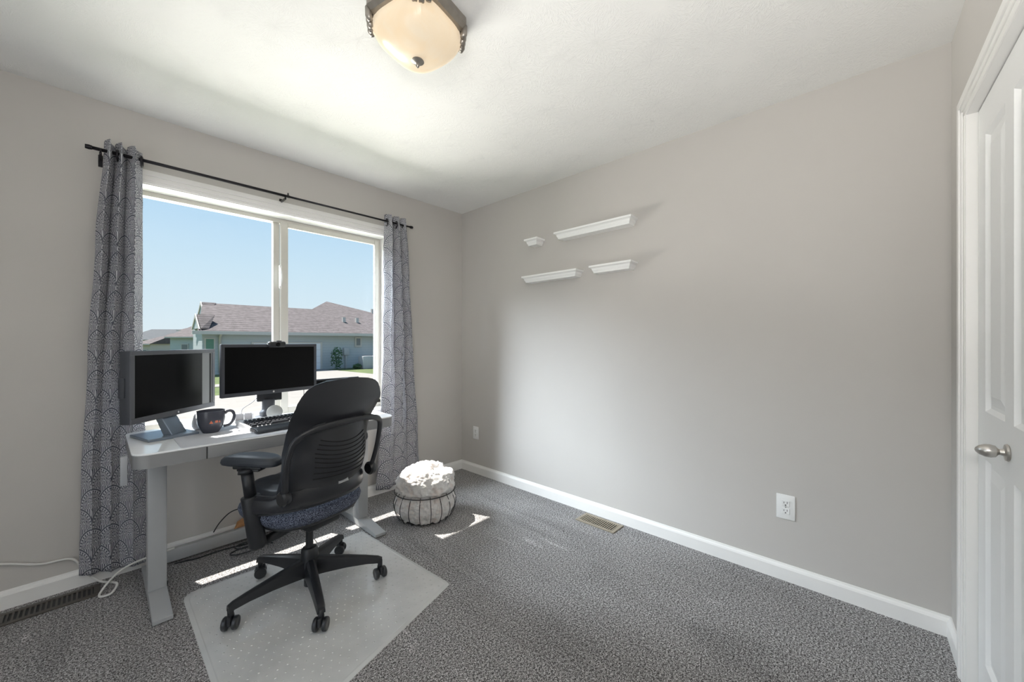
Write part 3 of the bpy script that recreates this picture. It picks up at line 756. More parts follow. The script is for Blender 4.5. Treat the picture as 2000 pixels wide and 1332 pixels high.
# round disc leaning on the monitor stand
dsc = tag(lathe('round_mirror', [(0, 0), (.041, 0), (.043, .002), (.043, .006), (.040, .008), (0, .008)], 'disc', None, 40), 'small pale round mirror leaning on the centre monitor stand', 'mirror')
dsc.matrix_world = Matrix.Translation((-1.648, -.236, DT+.046)) @ Matrix.Rotation(radians(-52), 4, 'Z') @ Matrix.Rotation(radians(90-12), 4, 'X')
dsc.rotation_euler = (radians(78), 0, radians(-25)); dsc.location = (-1.655, -.238, DT+.0445)
# white two-slot holder left of the stand
hb = thing('card_holder', (-1.800, -.185, DT+.0005), radians(-10), 'small white two slot holder behind the keyboard', 'desk organizer')
bm = bmesh.new(); abox(bm, -.045, .045, -.022, .022, 0, .006, .002)
for x in (-.045, -.003, .039): abox(bm, x, x+.006, -.022, .022, .004, .048, .001)
abox(bm, -.045, .045, .016, .022, .004, .048, .001); bm_obj('holder_body', bm, 'pale', hb)
for x in (-.021, .021): box('slot_lining', x-.016, x+.016, .012, .0155, .0062, .044, 'pale', hb)
# stacked black box right of the stand
dk = thing('docking_station', (-1.455, -.205, DT+.0005), radians(6), 'small black two tier docking station behind the keyboard', 'docking station')
box('lower_box', -.055, .055, -.035, .035, 0, .022, 'blackg', dk, .004); box('upper_box', -.052, .058, -.033, .037, .024, .046, 'blackg', dk, .004); box('spacer', -.045, .045, -.028, .028, .0215, .0245, 'black', dk)
# cords rising from the dock and the holder
def cord(name, pts, r, mat, label, cat='cable', n=8):
    o = tube(name, spline(pts, n), r, mat, None, 7); return tag(o, label, cat)
cord('monitor_cable', [(-1.812, -.185, DT+.051), (-1.80, -.16, DT+.075), (-1.745, -.15, DT+.11), (-1.71, -.14, DT+.15), (-1.70, -.135, DT+.175)], .0018, 'bezelg', 'thin grey cable running from the white holder up behind the centre monitor')
cord('monitor_cable', [(-1.49, -.19, DT+.049), (-1.488, -.17, DT+.075), (-1.462, -.15, DT+.12), (-1.46, -.14, DT+.17)], .0018, 'black', 'thin black cable rising from the docking station behind the centre monitor')

# sticker hanging on the desk's left end
st = tag(box('plastic_tag', -2.322, -2.300, -.62, -.585, .615, .735, 'label', None, .003), 'small clear plastic tag hanging at the left end of the desk', 'plastic tag')

# ---------------------------------------------------------------- office chair (local: x = right, y = forward)
ch = thing('office_chair', (-1.682, -.877, 0.004), radians(15), 'black ergonomic office chair with navy seat on the clear mat', 'office chair')
ch['category'] = 'chair'
A0 = [radians(a-15) for a in (-102, -30, 42, 114, 186)]
lathe('hub', [(0, .068), (.030, .068), (.040, .085), (.043, .13), (.040, .168), (.036, .202), (.030, .210), (0, .212)], 'black', ch, 24)
lathe('gas_cylinder', [(0, .028), (.025, .028), (.025, .10), (.018, .20), (.0165, .21), (.0165, .345), (0, .345)], 'blackg', ch, 20)
for a in A0:
    d = Vector((cos(a), sin(a), 0)); s = Vector((-sin(a), cos(a), 0))
    bm = bmesh.new(); rings = []
    for t, zt, hh, w in ((.022, .165, .085, .026), (.08, .157, .070, .026), (.17, .142, .050, .023), (.26, .125, .034, .020), (.315, .113, .028, .018), (.335, .103, .026, .016)):
        ring = []
        for (u_, v_) in ((-1, -1), (-1.0, -.3), (-.75, .75), (-.35, 1), (.35, 1), (.75, .75), (1.0, -.3), (1, -1)):
            ring.append(bm.verts.new(d*t+s*(w*u_)+Vector((0, 0, zt-hh/2+v_*hh/2))))
        rings.append(ring)
    for P, Q in zip(rings, rings[1:]):
        for k in range(8): bm.faces.new((P[k], P[(k+1) % 8], Q[(k+1) % 8], Q[k]))
    bm.faces.new(rings[0]); bm.faces.new(rings[-1])
    bm_obj('base_leg', bm, 'black', ch, 'auto')
    # caster at the end
    cst = tube('caster', [d*.325+Vector((0, 0, .05)), d*.325+Vector((0, 0, .092))], .012, 'black', ch, 12)
    ca_ = a+radians(random.choice((-40, 25, 60, 10)))
    ax = Vector((cos(ca_), sin(ca_), 0)); cc = d*.325+Vector((0, 0, .0275))
    bm = bmesh.new()
    # fork hood between the wheels
    R_ = Matrix.Translation(cc) @ Matrix.Rotation(ca_, 4, 'Z')
    abox(bm, -.008, .008, -.022, .022, -.005, .034, .006, 2); bmesh.ops.transform(bm, matrix=R_, verts=bm.verts); bm_obj('caster_hood', bm, 'black', cst, 'auto')
    for sgn in (-1, 1):
        lathe('wheel', [(0, -.009), (.012, -.009), (.016, -.010), (.024, -.009), (.027, -.005), (.027, .005), (.024, .009), (.016, .010), (.012, .009), (0, .009)], 'blackg', cst, 24,
              mtx=Matrix.Translation(cc+ax*(sgn*.019)) @ Matrix.Rotation(ca_, 4, 'Z') @ Matrix.Rotation(radians(90), 4, 'Y'))
# mechanism under the seat
bm = bmesh.new(); abox(bm, -.085, .085, -.12, .13, .335, .385, .015, 3); abox(bm, -.13, .13, -.04, .06, .372, .39, .006, 2)
bm_obj('tilt_mechanism', bm, 'black', ch, 'auto')
tube('arm_support', [(-.20, .02, .325), (-.03, .0, .352)], .020, 'black', ch, 14)
tube('arm_support', [(.20, .02, .325), (.03, .0, .352)], .020, 'black', ch, 14)
# seat
def ssurf(name, prof_fn, nu, nv, mat, parent):
    bm = bmesh.new(); rings = []
    for j in range(nv+1): rings.append([bm.verts.new(prof_fn(i/nu, j/nv)) for i in range(nu)])
    for A, B in zip(rings, rings[1:]):
        for i in range(nu): bm.faces.new((A[i], A[(i+1) % nu], B[(i+1) % nu], B[i]))
    bm.faces.new(rings[0][::-1]); bm.faces.new(rings[-1])
    return bm_obj(name, bm, mat, parent, True)
def supell(a, rx, ry, p):
    c, s = cos(a), sin(a); return rx*math.copysign(abs(c)**(2/p), c), ry*math.copysign(abs(s)**(2/p), s)
def seatfn(u, v):
    prof = [(.72, .385), (.90, .395), (.975, .415), (1.0, .438), (.97, .458), (.86, .468), (.55, .466), (.2, .462), (.02, .461)]
    k = v*(len(prof)-1); i = min(int(k), len(prof)-2); t = k-i; r = prof[i][0]*(1-t)+prof[i+1][0]*t; z = prof[i][1]*(1-t)+prof[i+1][1]*t
    x, y = supell(2*pi*u, .238, .243, 3.0); x *= r; y = y*r+.055
    z -= .035*max(0, (y-.18)/.11)**2*(1 if y > .18 else 0)
    return (x, y, z)
ssurf('seat', seatfn, 64, 40, 'seat', ch)
def panfn(u, v):
    prof = [(.3, .372), (.80, .376), (.90, .386), (.93, .398), (.5, .400), (.02, .400)]
    k = v*(len(prof)-1); i = min(int(k), len(prof)-2); t = k-i; r = prof[i][0]*(1-t)+prof[i+1][0]*t; z = prof[i][1]*(1-t)+prof[i+1][1]*t
    x, y = supell(2*pi*u, .238, .243, 3.0); return (x*r, y*r+.055, z)
ssurf('seat_pan', panfn, 48, 20, 'black', ch)
# back shell: thin curved plate
WZ = [(.50, .160), (.56, .186), (.62, .196), (.70, .200), (.77, .205), (.82, .216), (.87, .226), (.92, .226), (.95, .221), (.98, .206), (1.005, .188), (1.025, .155), (1.037, .105), (1.043, .05), (1.045, .0)]
def wz(z):
    for (a, b), (c, d) in zip(WZ, WZ[1:]):
        if a <= z <= c: return b+(d-b)*(z-a)/(c-a)
    return WZ[0][1] if z < .5 else 0.0
def backf(l, z):
    base = -.205-.17*(z-.55)-.035*sin(pi*min(1, max(0, (z-.5)/.32)))
    wrap = .115*max(0, min(1, (.93-z)/.20))+.035
    return base+wrap*(abs(l)/.235)**2.2
def backplate(name, zmin, zmax, fw, off, th, mat, nu=40, nv=60, bulge=0, parent=None, slots=None, wfn=None, zfn=None):
    bm = bmesh.new(); G = {}
    for s in (0, 1):
        for j in range(nv+1):
            z = zmin+(zmax-zmin)*(sin(pi/2*j/nv) if zfn else j/nv)
            w = (wfn or wz)(z)*fw
            for i in range(nu+1):
                l = w*(2*i/nu-1); e_ = 1-abs(2*i/nu-1)**6
                y = backf(l, z)+off+(th*e_ if s else 0)
                G[s, j, i] = bm.verts.new((l, y, z))
    for s in (0, 1):
        for j in range(nv):
            for i in range(nu): bm.faces.new((G[s, j, i], G[s, j, i+1], G[s, j+1, i+1], G[s, j+1, i]))
    for j in range(nv):
        for i in (0, nu): bm.faces.new((G[0, j, i], G[0, j+1, i], G[1, j+1, i], G[1, j, i]))
    for i in range(nu):
        for j in (0, nv): bm.faces.new((G[0, j, i], G[0, j, i+1], G[1, j, i+1], G[1, j, i]))
    bmesh.ops.remove_doubles(bm, verts=bm.verts, dist=.0002)
    return bm_obj(name, bm, mat, parent or ch, 'auto')
backplate('back_shell', .50, 1.046, 1.0, 0, .012, 'shellp', zfn=True)
cu = backplate('back_cushion', .515, 1.036, .965, .0125, .045, 'cush', zfn=True, wfn=lambda z: max(wz(z), .222) if z < .84 else wz(z))
# raised lumbar panel and its louvre slots on the rear face
backplate('lumbar_panel', .590, .830, 1, -.007, .006, 'shellp', 30, 24, wfn=lambda z: .150+.018*sin(pi*(z-.590)/.24))
for k in range(9):
    z0 = .622+k*.0185
    pts = []
    w = .132-(.0 if k < 6 else .006*(k-5))
    for i in range(25):
        l = -w+2*w*i/24; z = z0-.010+.022*(abs(l)/w)**2.0*(1 if k > 2 else .4*k)
        pts.append((l, backf(l, z)-.0085, z))
    tube('louvre_slot', pts, 1.0, 'slotb', ch, 6, flat=(.0024, .0020, (0, 0, 1)))
# rear support frame arching over the lumbar panel
ah = [(.222, -.165, .545), (.236, -.190, .64), (.238, -.212, .73), (.222, -.236, .80), (.170, -.264, .834), (.09, -.280, .848)]
arch = spline([(-x, y, z) for x, y, z in ah]+[(0, -.284, .851)]+ah[::-1], 8)
tube('support_frame', arch, 1.0, 'shellp', ch, 12, flat=(.010, .014, (0, 1, .3)))
for s in (-1, 1):
    tube('frame_link', spline([(s*.190, -.250, .826), (s*.150, -.255, .842), (s*.105, -.258, .850)], 5), .012, 'shellp', ch, 8)
    lathe('pivot_cap', [(0, -.018), (.026, -.018), (.033, -.010), (.034, .006), (.028, .016), (0, .018)], 'blackg', ch, 24, mtx=Matrix.Translation((s*.226, -.165, .555)) @ Matrix.Rotation(radians(90), 4, 'Y'))
# lower casing wrapping round to the arm posts
def wing(t):   # t -1..1
    a = t*radians(96); return Vector((.268*sin(a), .03-.258*cos(a)**1.0*(1 if abs(a) < pi/2 else .3), 0))
bm = bmesh.new(); G = {}; nn = 48
for i in range(nn+1):
    t = 2*i/nn-1; p = wing(t); q_ = wing(t*.999)*.93; top = .606-.062*min(1, abs(t)*1.5)**2; bot = .488-.040*abs(t)**1.5
    for j in range(7):
        z = bot+(top-bot)*j/6; e_ = 1-abs(2*j/6-1)**4*.12; G[0, i, j] = bm.verts.new((p.x*e_, p.y*e_ if p.y < 0 else p.y, z)); G[1, i, j] = bm.verts.new((q_.x, q_.y, z))
for s in (0, 1):
    for i in range(nn):
        for j in range(6): bm.faces.new((G[s, i, j], G[s, i+1, j], G[s, i+1, j+1], G[s, i, j+1]))
for i in range(nn):
    for j in (0, 6): bm.faces.new((G[0, i, j], G[0, i+1, j], G[1, i+1, j], G[1, i, j]))
for j in range(6):
    for i in (0, nn): bm.faces.new((G[0, i, j], G[0, i, j+1], G[1, i, j+1], G[1, i, j]))
bm_obj('lower_casing', bm, 'shellp', ch, 'auto')
bd = thing  # small bright badge on the casing
bm = bmesh.new(); atube(bm, [(x, -.2315+x*x*.5, z) for x, z in ((-.018, .562), (.036, .562), (.036, .581), (-.018, .581))], .0018, 6, True)
bg_ = bm_obj('badge', bm, 'chrome', ch, True)
box('badge_plate', -.017, .035, -.2310, -.2270, .563, .580, 'label', bg_)
# arms
for s in (-1, 1):
    base = Vector((s*.232, .012, .315)); topv = Vector((s*.262, .045, .655)); ax = (topv-base).normalized()
    low = base+ax*.225
    ap = tube('arm_post', [base, base+ax*.01, low-ax*.004, low], [.030, .034, .037, .036], 'black', ch, 20)
    tube('arm_tube', [low-ax*.01, topv], .023, 'black', ap, 16)
    tube('arm_collar', [topv-ax*.012, topv+ax*.004], [.034, .030], 'black', ap, 16)
    hd2 = radians(24)*(1 if s < 0 else -1)
    pc = Vector((s*.242, .045, .690)) if s < 0 else Vector((.285, .03, .700))
    R_ = Matrix.Translation(pc) @ Matrix.Rotation(hd2, 4, 'Z')
    def padfn(u, v, R_=R_):
        prof = [(.30, -.020), (.80, -.018), (.95, -.012), (1.0, -.001), (.97, .012), (.86, .022), (.55, .029), (.02, .031)]
        k = v*(len(prof)-1); i = min(int(k), len(prof)-2); t = k-i; r = prof[i][0]*(1-t)+prof[i+1][0]*t; z = prof[i][1]*(1-t)+prof[i+1][1]*t
        x, y = supell(2*pi*u, .050, .135, 2.7); x *= r*(1-.18*(y/.135)); y *= r
        return R_ @ Vector((x, y, z-.10*y*y*5))
    ssurf('arm_pad', padfn, 48, 28, 'navyp', ch)
    bm = bmesh.new(); abox(bm, -.030, .030, -.065, .065, -.034, -.018, .006); abox(bm, -.024, .024, -.05, .05, -.044, -.032, .004)
    bmesh.ops.transform(bm, matrix=R_, verts=bm.verts); bm_obj('arm_slide', bm, 'black', ch, 'auto')
# black cushion on the seat
cs = thing('seat_cushion', (-1.682, -.877, .4755), radians(15), 'puffy black cushion lying on the navy office chair seat', 'cushion')
def cufn(u, v):
    prof = [(.6, 0), (.93, .004), (1.0, .022), (.99, .044), (.90, .062), (.62, .073), (.3, .076), (.02, .077)]
    k = v*(len(prof)-1); i = min(int(k), len(prof)-2); t = k-i; r = prof[i][0]*(1-t)+prof[i+1][0]*t; z = prof[i][1]*(1-t)+prof[i+1][1]*t
    x, y = supell(2*pi*u, .185, .150, 3.4); rr = r*(1+.012*sin(9*2*pi*u))
    return (x*rr, y*rr+.105, z*(1+.08*sin(5*x*8)))
ssurf('cushion_cover', cufn, 64, 30, 'cush', cs)

# ---------------------------------------------------------------- chair mat
MP = [(-2.112, -.470), (-1.232, -.498), (-1.185, -1.340), (-2.112, -1.62)]
def mat_outline():
    out = []; n = len(MP)
    for i, p in enumerate(MP):
        a = Vector(MP[i-1]); b = Vector(p); c = Vector(MP[(i+1) % n]); r = .07 if i in (0,) else .02
        p0 = b+(a-b).normalized()*r; p1 = b+(c-b).normalized()*r
        for k in range(7):
            t = k/6; out.append(tuple(p0*(1-t)**2+b*2*t*(1-t)+p1*t*t))
    return out
mo = mat_outline()
bm = bmesh.new(); C_ = Vector((-1.65, -.95))
def ringv(s, z):
    return [bm.verts.new((C_.x+(x-C_.x)*s, C_.y+(y-C_.y)*s, z)) for x, y in mo]
R1 = ringv(1.0, .0006); R2 = ringv(.999, .0022); R3_ = ringv(.965, .0040); R4 = ringv(.955, .0034)
for A, B in ((R1, R2), (R2, R3_), (R3_, R4)):
    for k in range(len(A)): bm.faces.new((A[k], A[(k+1) % len(A)], B[(k+1) % len(B)], B[k]))
bm.faces.new(R4)
cm = bm_obj('chair_mat', bm, 'mat', None, False)
tag(cm, 'clear vinyl chair mat lying on the carpet under the office chair', 'chair mat')
bm = bmesh.new()
for i in range(26):
    for j in range(30):
        x = -2.07+i*.034+(j % 2)*.017; y = -.53-j*.034
        if x < -1.23 and y > -1.56+(x+2.11)*.27: alathe(bm, [(.0042, .0034), (.003, .0046), (0, .0049)], 6, (x, y, 0))
st_ = bm_obj('mat_studs', bm, 'mat', cm, True); st_['kind'] = 'stuff'

# ---------------------------------------------------------------- basket with blanket
BX, BY = -.830, -.605
bk = thing('wire_basket', (BX, BY, 0.002), 0, 'round dark wire basket on the carpet right of the desk', 'basket')
def br(z): return .150+.058*sin(pi*min(1, (z+.02)/.24))
ring = lambda r, z, n=48: [(r*cos(2*pi*k/n), r*sin(2*pi*k/n), z) for k in range(n)]
tube('rim', ring(.206, .190), .0035, 'wire', bk, 8, True); tube('base_ring', ring(.150, .006), .0035, 'wire', bk, 8, True); tube('base_ring', ring(.08, .006), .0025, 'wire', bk, 8, True)
for k in range(18):
    a = 2*pi*k/18+.1; pts = [((br(z)+.004)*cos(a), (br(z)+.004)*sin(a), z) for z in (.006, .04, .08, .12, .16, .190)]
    tube('upright_wire', spline([(.0, 0, .004)] * 0 + pts, 4), .0024, 'wire', bk, 6)
bl = thing('fur_blanket', (BX, BY, .013), 0, 'fluffy white fur blanket stuffed into the wire basket', 'blanket')
import mathutils.noise as mn
def blk(u, v):
    a = 2*pi*u
    if v < .5:
        z = .19*(v/.5); r = br(z)-.010 + .010*abs(sin(9*a+.9))**.5 - .004
        r += .006*mn.noise(Vector((cos(a)*4, sin(a)*4, z*18)))
    else:
        t = (v-.5)/.5; r = .200*cos(pi/2*t)**.55*(1-.02*t) if t < .999 else 0.0
        z = .19+.125*sin(pi/2*t)**.75
        r = max(r, .0005)
        nz_ = mn.noise(Vector((r*cos(a)*13, r*sin(a)*13, 2.2)))*.035+mn.noise(Vector((r*cos(a)*30, r*sin(a)*30, 5)))*.012
        z += nz_*min(1, t*3); r += .014*mn.noise(Vector((cos(a)*3, sin(a)*3, t*5)))*(1-t)
        z += .03*max(0, -cos(a-.4))*t*(1-t)*2
    return (r*cos(a), r*sin(a), max(z, .0)+.0)
ob = ssurf('blanket_pile', blk, 150, 110, 'fur', bl)
bm = bmesh.new()
def fold(pts, r):
    P = spline(pts, 8); n = len(P); atube(bm, P, [r*(.55+.45*sin(pi*min(1, max(0, (i+1)/(n+1))))**.5)*(1+.12*mn.noise(Vector((i*.6, r*9, 1)))) for i in range(n)], 18)
fold([(-.16, -.03, .20), (-.09, -.11, .245), (.02, -.13, .262), (.12, -.09, .262), (.175, .0, .245)], .052)
fold([(-.15, .03, .235), (-.05, .0, .285), (.05, .04, .295), (.14, .05, .27)], .056)
fold([(-.13, .08, .24), (-.10, .0, .29), (-.14, -.08, .225)], .045)
fold([(-.02, .13, .27), (.08, .12, .285), (.155, .09, .255)], .042)
fo = bm_obj('blanket_folds', bm, 'fur', bl, True)
for o_2 in (fo, ob):
    tx = bpy.data.textures.new('fluff', 'CLOUDS'); tx.noise_scale = .030; tx.noise_depth = 4
    sub(o_2, 1); dm = o_2.modifiers.new('d', 'DISPLACE'); dm.texture = tx; dm.strength = .030; dm.mid_level = .5

# ---------------------------------------------------------------- ceiling light
# local frame turned 12 degrees
LC = (-1.560, -1.622)
cl = thing('ceiling_light', (*LC, H), radians(12), 'square pewter ceiling light with glowing amber glass bowl', 'ceiling light')
def flange(hs, cut, n=5, amp=.0):
    """square with fluted chamfered corners, ccw"""
    P = []
    for k in range(4):
        a = pi/2*k; c_, s_ = cos(a), sin(a)
        p0 = Vector((hs, hs-cut)); p1 = Vector((hs-cut, hs)); L = []
        m = 24
        for i in range(m+1):
            t = i/m; p = p0.lerp(p1, t)+Vector((1, 1)).normalized()*(amp*(abs(sin(pi*t*n))))
            L.append(p)
        for p in L: P.append((p.x*c_-p.y*s_, p.x*s_+p.y*c_))
    return P
def loft(name, levels, mat, parent, capa=True, capb=True):
    bm = bmesh.new(); rr = [[bm.verts.new((x, y, z)) for x, y in P] for P, z in levels]; n = len(rr[0])
    for A, B in zip(rr, rr[1:]):
        for k in range(n): bm.faces.new((A[k], A[(k+1) % n], B[(k+1) % n], B[k]))
    if capa: bm.faces.new(rr[0])
    if capb: bm.faces.new(rr[-1])
    return bm_obj(name, bm, mat, parent, 'auto')
loft('canopy', [(flange(.155, .085, 4, .010), 0), (flange(.160, .085, 4, .012), -.006), (flange(.160, .085, 4, .012), -.030), (flange(.148, .078, 4, .012), -.046), (flange(.128, .066, 4, .010), -.048)], 'pewter', cl)
for k in range(4):
    a = pi/4+pi/2*k
    for i, (o1, z1_) in enumerate(((-.036, -.075), (-.012, -.082), (.012, -.082), (.036, -.075))):
        r0 = .172
        x = r0*cos(a)-o1*sin(a); y = r0*sin(a)+o1*cos(a)
        tube('corner_flute', [(x, y, -.03), (x*.995, y*.995, -.06), (x*.96, y*.96, z1_)], [.012, .012, .009], 'pewter', cl, 10)
def sq(h_, p, n=64, wv=.0):
    P = []
    for i in range(n):
        a = 2*pi*i/n; x, y = supell(a, h_, h_, p); f_ = 1+wv*cos(4*a)*0+wv*max(0, -cos(4*a))*abs(sin(16*a)); P.append((x*f_, y*f_))
    return P
loft('glass_bowl', [(sq(.134, 3.6, wv=.03), -.040), (sq(.140, 3.4, wv=.03), -.060), (sq(.138, 3.2, wv=.03), -.085), (sq(.127, 3.0, wv=.02), -.112), (sq(.105, 2.7), -.135), (sq(.074, 2.4), -.153), (sq(.040, 2.1), -.162), (sq(.010, 2.0), -.165)], 'bowl', cl)
lathe('finial', [(0, 0), (.022, 0), (.024, -.004), (.016, -.008), (.006, -.011), (.005, -.017), (.007, -.020), (.004, -.026), (0, -.027)], 'pewter', cl, 16, c=(0, 0, -.165))


# ---------------------------------------------------------------- cords and paper on the floor
cord('power_cord', [(-2.95, -.012, .16), (-2.80, -.012, .235), (-2.685, -.012, .212), (-2.57, -.016, .165), (-2.47, -.02, .150), (-2.43, -.022, .07), (-2.375, -.075, .022), (-2.335, -.150, .03), (-2.320, -.19, .030), (-2.34, -.225, .012), (-2.375, -.215, .007), (-2.375, -.175, .010), (-2.335, -.145, .05), (-2.28, -.12, .075), (-2.20, -.11, .085), (-2.10, -.10, .088)], .0052, 'wcord', 'white power cord draped along the wall and looped by the left curtain')
cord('power_cord', [(-2.10, -.105, .006), (-2.06, -.115, .006), (-2.0, -.13, .006), (-1.90, -.125, .006), (-1.78, -.15, .006), (-1.70, -.17, .006)], .004, 'black', 'black power cord lying on the carpet along the desk cross bar')
lp_ = [(-1.78+.11*cos(a)*(1-.04*a), -.25+.05*sin(a)+.004*a, .005+.0025*a) for a in [k*.5 for k in range(24)]]
cord('power_cord', lp_+[(-1.60, -.20, .03)], .0035, 'black', 'coil of thin black cable on the carpet behind the chair base')
cord('desk_cable', [(-1.92, -.045, .09), (-1.89, -.05, .14), (-1.84, -.055, .185), (-1.78, -.06, .19), (-1.72, -.07, .15), (-1.70, -.08, .05)], .0032, 'black', 'thin black cable arching over the desk cross bar near the brown paper')
cord('desk_cable', [(-1.66, -.36, .675), (-1.62, -.36, .645), (-1.56, -.35, .635), (-1.50, -.34, .655), (-1.47, -.33, .672)], .0032, 'black', 'black cable sagging below the desk apron above the armrest')
cord('desk_cable', [(-1.56, -.30, .672), (-1.565, -.31, .62), (-1.60, -.36, .58), (-1.63, -.40, .52), (-1.60, -.41, .44), (-1.55, -.35, .30), (-1.50, -.25, .12), (-1.48, -.20, .01)], .0030, 'black', 'thin black cable hanging behind the armrest down to the carpet')
pp = prism('paper_bag', [(-1.84, .0), (-1.60, .0), (-1.62, .145), (-1.70, .150), (-1.80, .105)], 1, -.049, -.020, 'paper', None, .003)
tag(pp, 'crumpled brown paper bag behind the desk cross bar', 'paper bag')

# ---------------------------------------------------------------- outside
G = -.79
struct(tag(box('lawn', -40, 120, .9, 200, G-.3, G, 'grass'), None))
struct(box('lawn_strip', -12, 30, 5.8, 7.2, G, G+.02, 'grass'))
st1 = struct(box('street', -30, 34, 7.25, 14.9, G, G+.015, 'concrete'))
struct(box('sidewalk', -30, 34, 18.3, 19.6, G, G+.02, 'concrete'))
dr = struct(prism('driveway', [(2.6, 14.9), (9.5, 14.9), (8.9, 26.5), (3.6, 26.5)], 2, G, G+.025, 'concrete'))
HY = 26.5; EZ = 2.05
hs = thing('neighbour_house', (1.9, HY, G), 0, 'blue grey single storey house with mauve roof across the street', 'house')
X0, X1 = 0, 19.5   # relative to the house
bm = bmesh.new(); abox(bm, X0, X1, 0, 3.2, 0, EZ-G); bm_obj('house_wall', bm, 'siding', hs)
rz = lambda y: (EZ-G)+.385*y    # roof plane height above the eave line
bm = bmesh.new()
def pv(x, y, z): return bm.verts.new((x, y, z))
ov = .55
a_ = pv(X0-.3, -ov, rz(-ov)); b_ = pv(X1+.4, -ov, rz(-ov)); c_ = pv(X0+.75, 5.0, rz(5.0)); d_ = pv(8.0, 5.0, rz(5.0)); e_ = pv(10.2, 7.6, rz(7.6)); 
g_ = pv(X1+.4, 12, rz(-ov)); h_ = pv(X0+2.6, 10.6, rz(-ov)); i_2 = pv(8.0, 10.6, rz(-ov))
bm.faces.new((a_, b_, e_, d_, c_)); bm.faces.new((b_, g_, e_)); bm.faces.new((c_, d_, i_2, h_)); bm.faces.new((d_, e_, g_, i_2)); bm.faces.new((a_, c_, h_)); bm.faces.new((a_, h_, i_2, g_, b_))
bm_obj('roof', bm, 'roof', hs)
box('fascia', X0-.55, X1+.4, -ov-.1, -ov, rz(-ov)-.17, rz(-ov)+.03, 'fascia', hs)
box('soffit', X0-.5, X1+.4, -ov, 0, rz(-ov)-.16, rz(-ov)-.10, 'fascia', hs)
def gablet(x, y0, y1, zb, zt, back):
    yc = (y0+y1)/2
    bm = bmesh.new(); v_ = [bm.verts.new(p) for p in ((x, y0, zb), (x, y1, zb), (x, yc, zt), (x+back, y0+.2, zb), (x+back, y1-.2, zb), (x+back+.5, yc, zt))]
    for f in ((0, 1, 2), (3, 5, 4), (0, 2, 5, 3), (1, 4, 5, 2), (0, 3, 4, 1)): bm.faces.new([v_[k] for k in f])
    g = bm_obj('gable', bm, 'roof', hs)
    prism('gable_end', [(y0+.25, zb+.02), (y1-.25, zb+.02), (yc, zt-.22)], 0, x-.05, x-.01, 'siding', g)
    for a, b in ((y0, yc), (y1, yc)):
        prism('rake_board', [(a, zb-.02), (a, zb+.14) if False else (a+(.26 if a < b else -.26), zb-.02), (b, zt-.20), (b, zt+.03)], 0, x-.10, x-.05, 'fascia', g)
gablet(-.10, -.35, 2.5, 2.80, 3.72, .4)
gablet(.70, 3.6, 6.1, 3.95, 4.80, .3)
for x in (.85,): tube('downspout', [(x, -.5, EZ-G-.3), (x, -.1, EZ-G-.55), (x, -.1, .1)], .075, 'fascia', hs, 8)
w_ = box('window', .10, .62, -.06, .02, 1.1, 2.25, 'fascia', hs); box('pane', .17, .55, -.08, -.05, 1.17, 2.18, 'greenw', w_)
gd = box('garage_door', 2.5, 6.9, -.08, .02, 0, 2.0, 'fascia', hs)
bm = bmesh.new()
for k in range(4): abox(bm, 2.62, 6.75, -.10, -.07, .04+k*.47, .49+k*.47)
bm_obj('door_sections', bm, 'garage', gd)
w_ = box('window', 9.34, 9.86, -.08, .02, 1.62, 2.38, 'fascia', hs); box('pane', 9.45, 9.75, -.10, -.07, 1.74, 2.28, 'greypane', w_)
for x, y in ((9.3, 2.0), (10.4, 2.0), (13.2, 4.8)): box('roof_vent', x, x+.22, y, y+.22, rz(y)-.1, rz(y)+.4, 'fascia', hs)
def blob(name, x, y, z, rx, rz_, mat, label, n=260, leaf=.10):
    bm = bmesh.new()
    for k in range(n):
        a = random.uniform(0, 2*pi); b = random.uniform(-1, 1); r = random.uniform(.55, 1)
        c = Vector((x+rx*r*cos(a)*math.sqrt(1-b*b), y+rx*r*sin(a)*math.sqrt(1-b*b), z+rz_+rz_*r*b)); t = Vector([random.gauss(0, 1) for _ in range(3)]).normalized(); s = t.orthogonal().normalized()
        bm.faces.new([bm.verts.new(c+v) for v in (t*leaf, s*leaf*.5, -t*leaf, -s*leaf*.5)])
    o = bm_obj(name, bm, mat); return tag(o, label, 'shrub')
blob('shrub', 9.5, 25.6, G, .45, .85, 'shrub', 'tall dark green shrub against the neighbour house wall')
blob('shrub', 10.7, 24.9, G, .3, .2, 'shrub', 'low green shrub between the meter post and the air conditioner')
blob('shrub', 13.2, 24.5, G, .8, .65, 'shrubr', 'reddish shrub at the right edge of the window view')
mt = thing('utility_meter', (10.5, 26.3, G), 0, 'grey utility meter on a post by the neighbour house', 'utility meter')
box('post', -.06, .06, 0, .1, 0, 1.2, 'acgrey', mt); box('meter_box', -.2, .2, -.1, .1, 1.0, 1.55, 'acgrey', mt, .02)
ac = thing('air_conditioner', (11.55, 25.1, G), 0, 'pale outdoor air conditioner unit beside the reddish shrub', 'air conditioner')
box('cabinet', -.5, .5, -.4, .4, 0, .95, 'acgrey', ac, .04); lathe('fan_grille', [(0, 0), (.35, 0), (.35, .03), (.3, .04), (0, .04)], 'bezelg', ac, 24, c=(0, 0, .95))
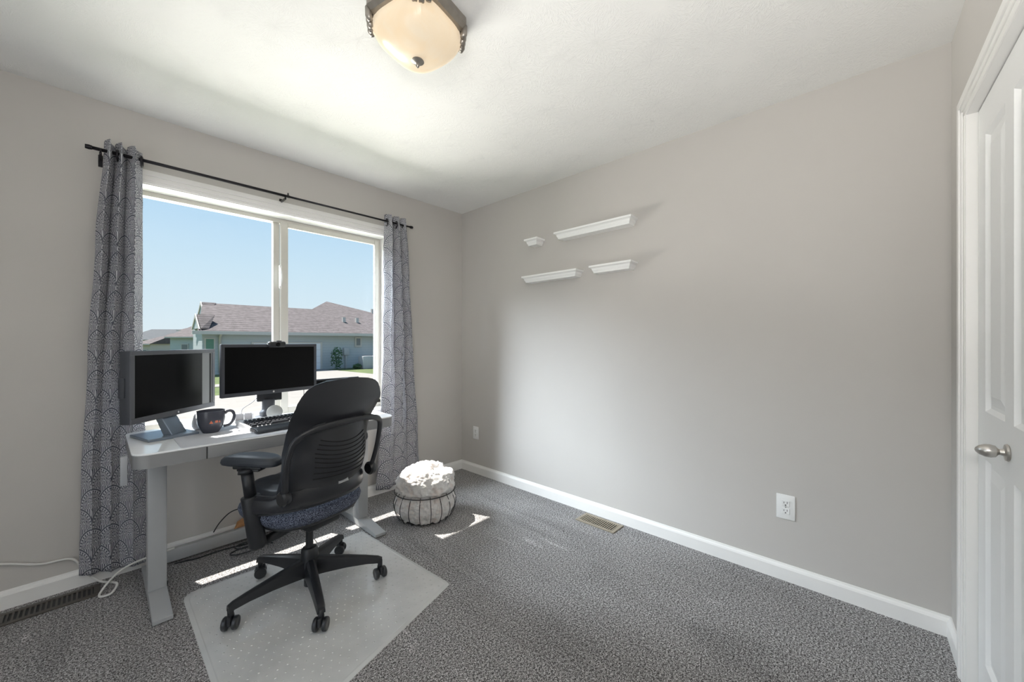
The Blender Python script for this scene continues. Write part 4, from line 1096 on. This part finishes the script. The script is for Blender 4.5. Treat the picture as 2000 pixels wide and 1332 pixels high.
# far houses down the street
def far_house(px0, px1, dep, eave, ridge, zg, roofmat, wallmat, label, dy=7.0, gable=False):
    p0 = Vector(at(px0, dep)); p1 = Vector(at(px1, dep)); L = (p1-p0).length; ang = math.atan2(p1.y-p0.y, p1.x-p0.x)
    t = thing('distant_house', (p0.x, p0.y, zg), ang, label, 'house')
    bm = bmesh.new(); abox(bm, .3, L-.3, .4, dy, 0, eave-zg); bm_obj('house_wall', bm, wallmat, t)
    bm = bmesh.new(); e0 = eave-zg; r0 = ridge-zg; i0 = 0.01 if gable else min(L*.45, dy*.5)
    A, B, C, D = (bm.verts.new(v) for v in ((0, 0, e0), (L, 0, e0), (L, dy+.4, e0), (0, dy+.4, e0))); E_, F_ = bm.verts.new((i0, dy/2, r0)), bm.verts.new((L-.01, dy/2, r0))
    for f in ((A, B, F_, E_), (D, E_, F_, C), (A, E_, D), (B, C, F_), (A, D, C, B)): bm.faces.new(f)
    bm_obj('roof', bm, roofmat, t)
    box('gutter', 0, L, -.08, .02, e0-.14, e0+.02, 'fascia', t)
    w_ = box('window', L*.35, L*.35+.9, .30, .42, .9, 2.0, 'fascia', t); box('pane', L*.35+.1, L*.35+.8, .28, .31, 1.0, 1.9, 'greypane', w_)
    return t
far_house(322, 400, 48, 1.85, 3.35, -1.0, 'roof', 'siding', 'grey house with mauve gable roof just left of the blue grey house', 8, True)
far_house(345, 420, 78, 3.6, 5.2, -1.0, 'roof', 'tan', 'house roof rising behind the tan house', 8)
far_house(288, 322, 64, 1.15, 2.75, -1.6, 'roof', 'tan', 'small mauve roofed house far down the street at left', 6)
far_house(258, 292, 52, 0.95, 2.0, -1.8, 'roof', 'tan', 'leftmost small brown house seen beside the left curtain', 6)
far_house(230, 330, 110, 1.9, 5.0, -1.6, 'roof2', 'tan', 'slate roofed house farthest away at the left of the window', 10)

# repeats of a kind share a group
for o in list(S.objects):
    if o.parent is None:
        b = o.name.split('.')[0]
        g = {'wall_shelf': 'white ledge shelves on the long wall', 'curtain': 'patterned curtains on the black rod', 'wall_outlet': 'white outlets low on the long wall',
             'floor_vent': 'metal floor registers in the carpet', 'computer_monitor': 'monitors on the desk', 'distant_house': 'houses far down the street',
             'monitor_cable': 'thin cables behind the centre monitor', 'power_cord': 'power cords near the window wall', 'desk_cable': 'black cables under the desk', 'shrub': 'shrubs by the neighbour house'}.get(b)
        if g: o['group'] = g
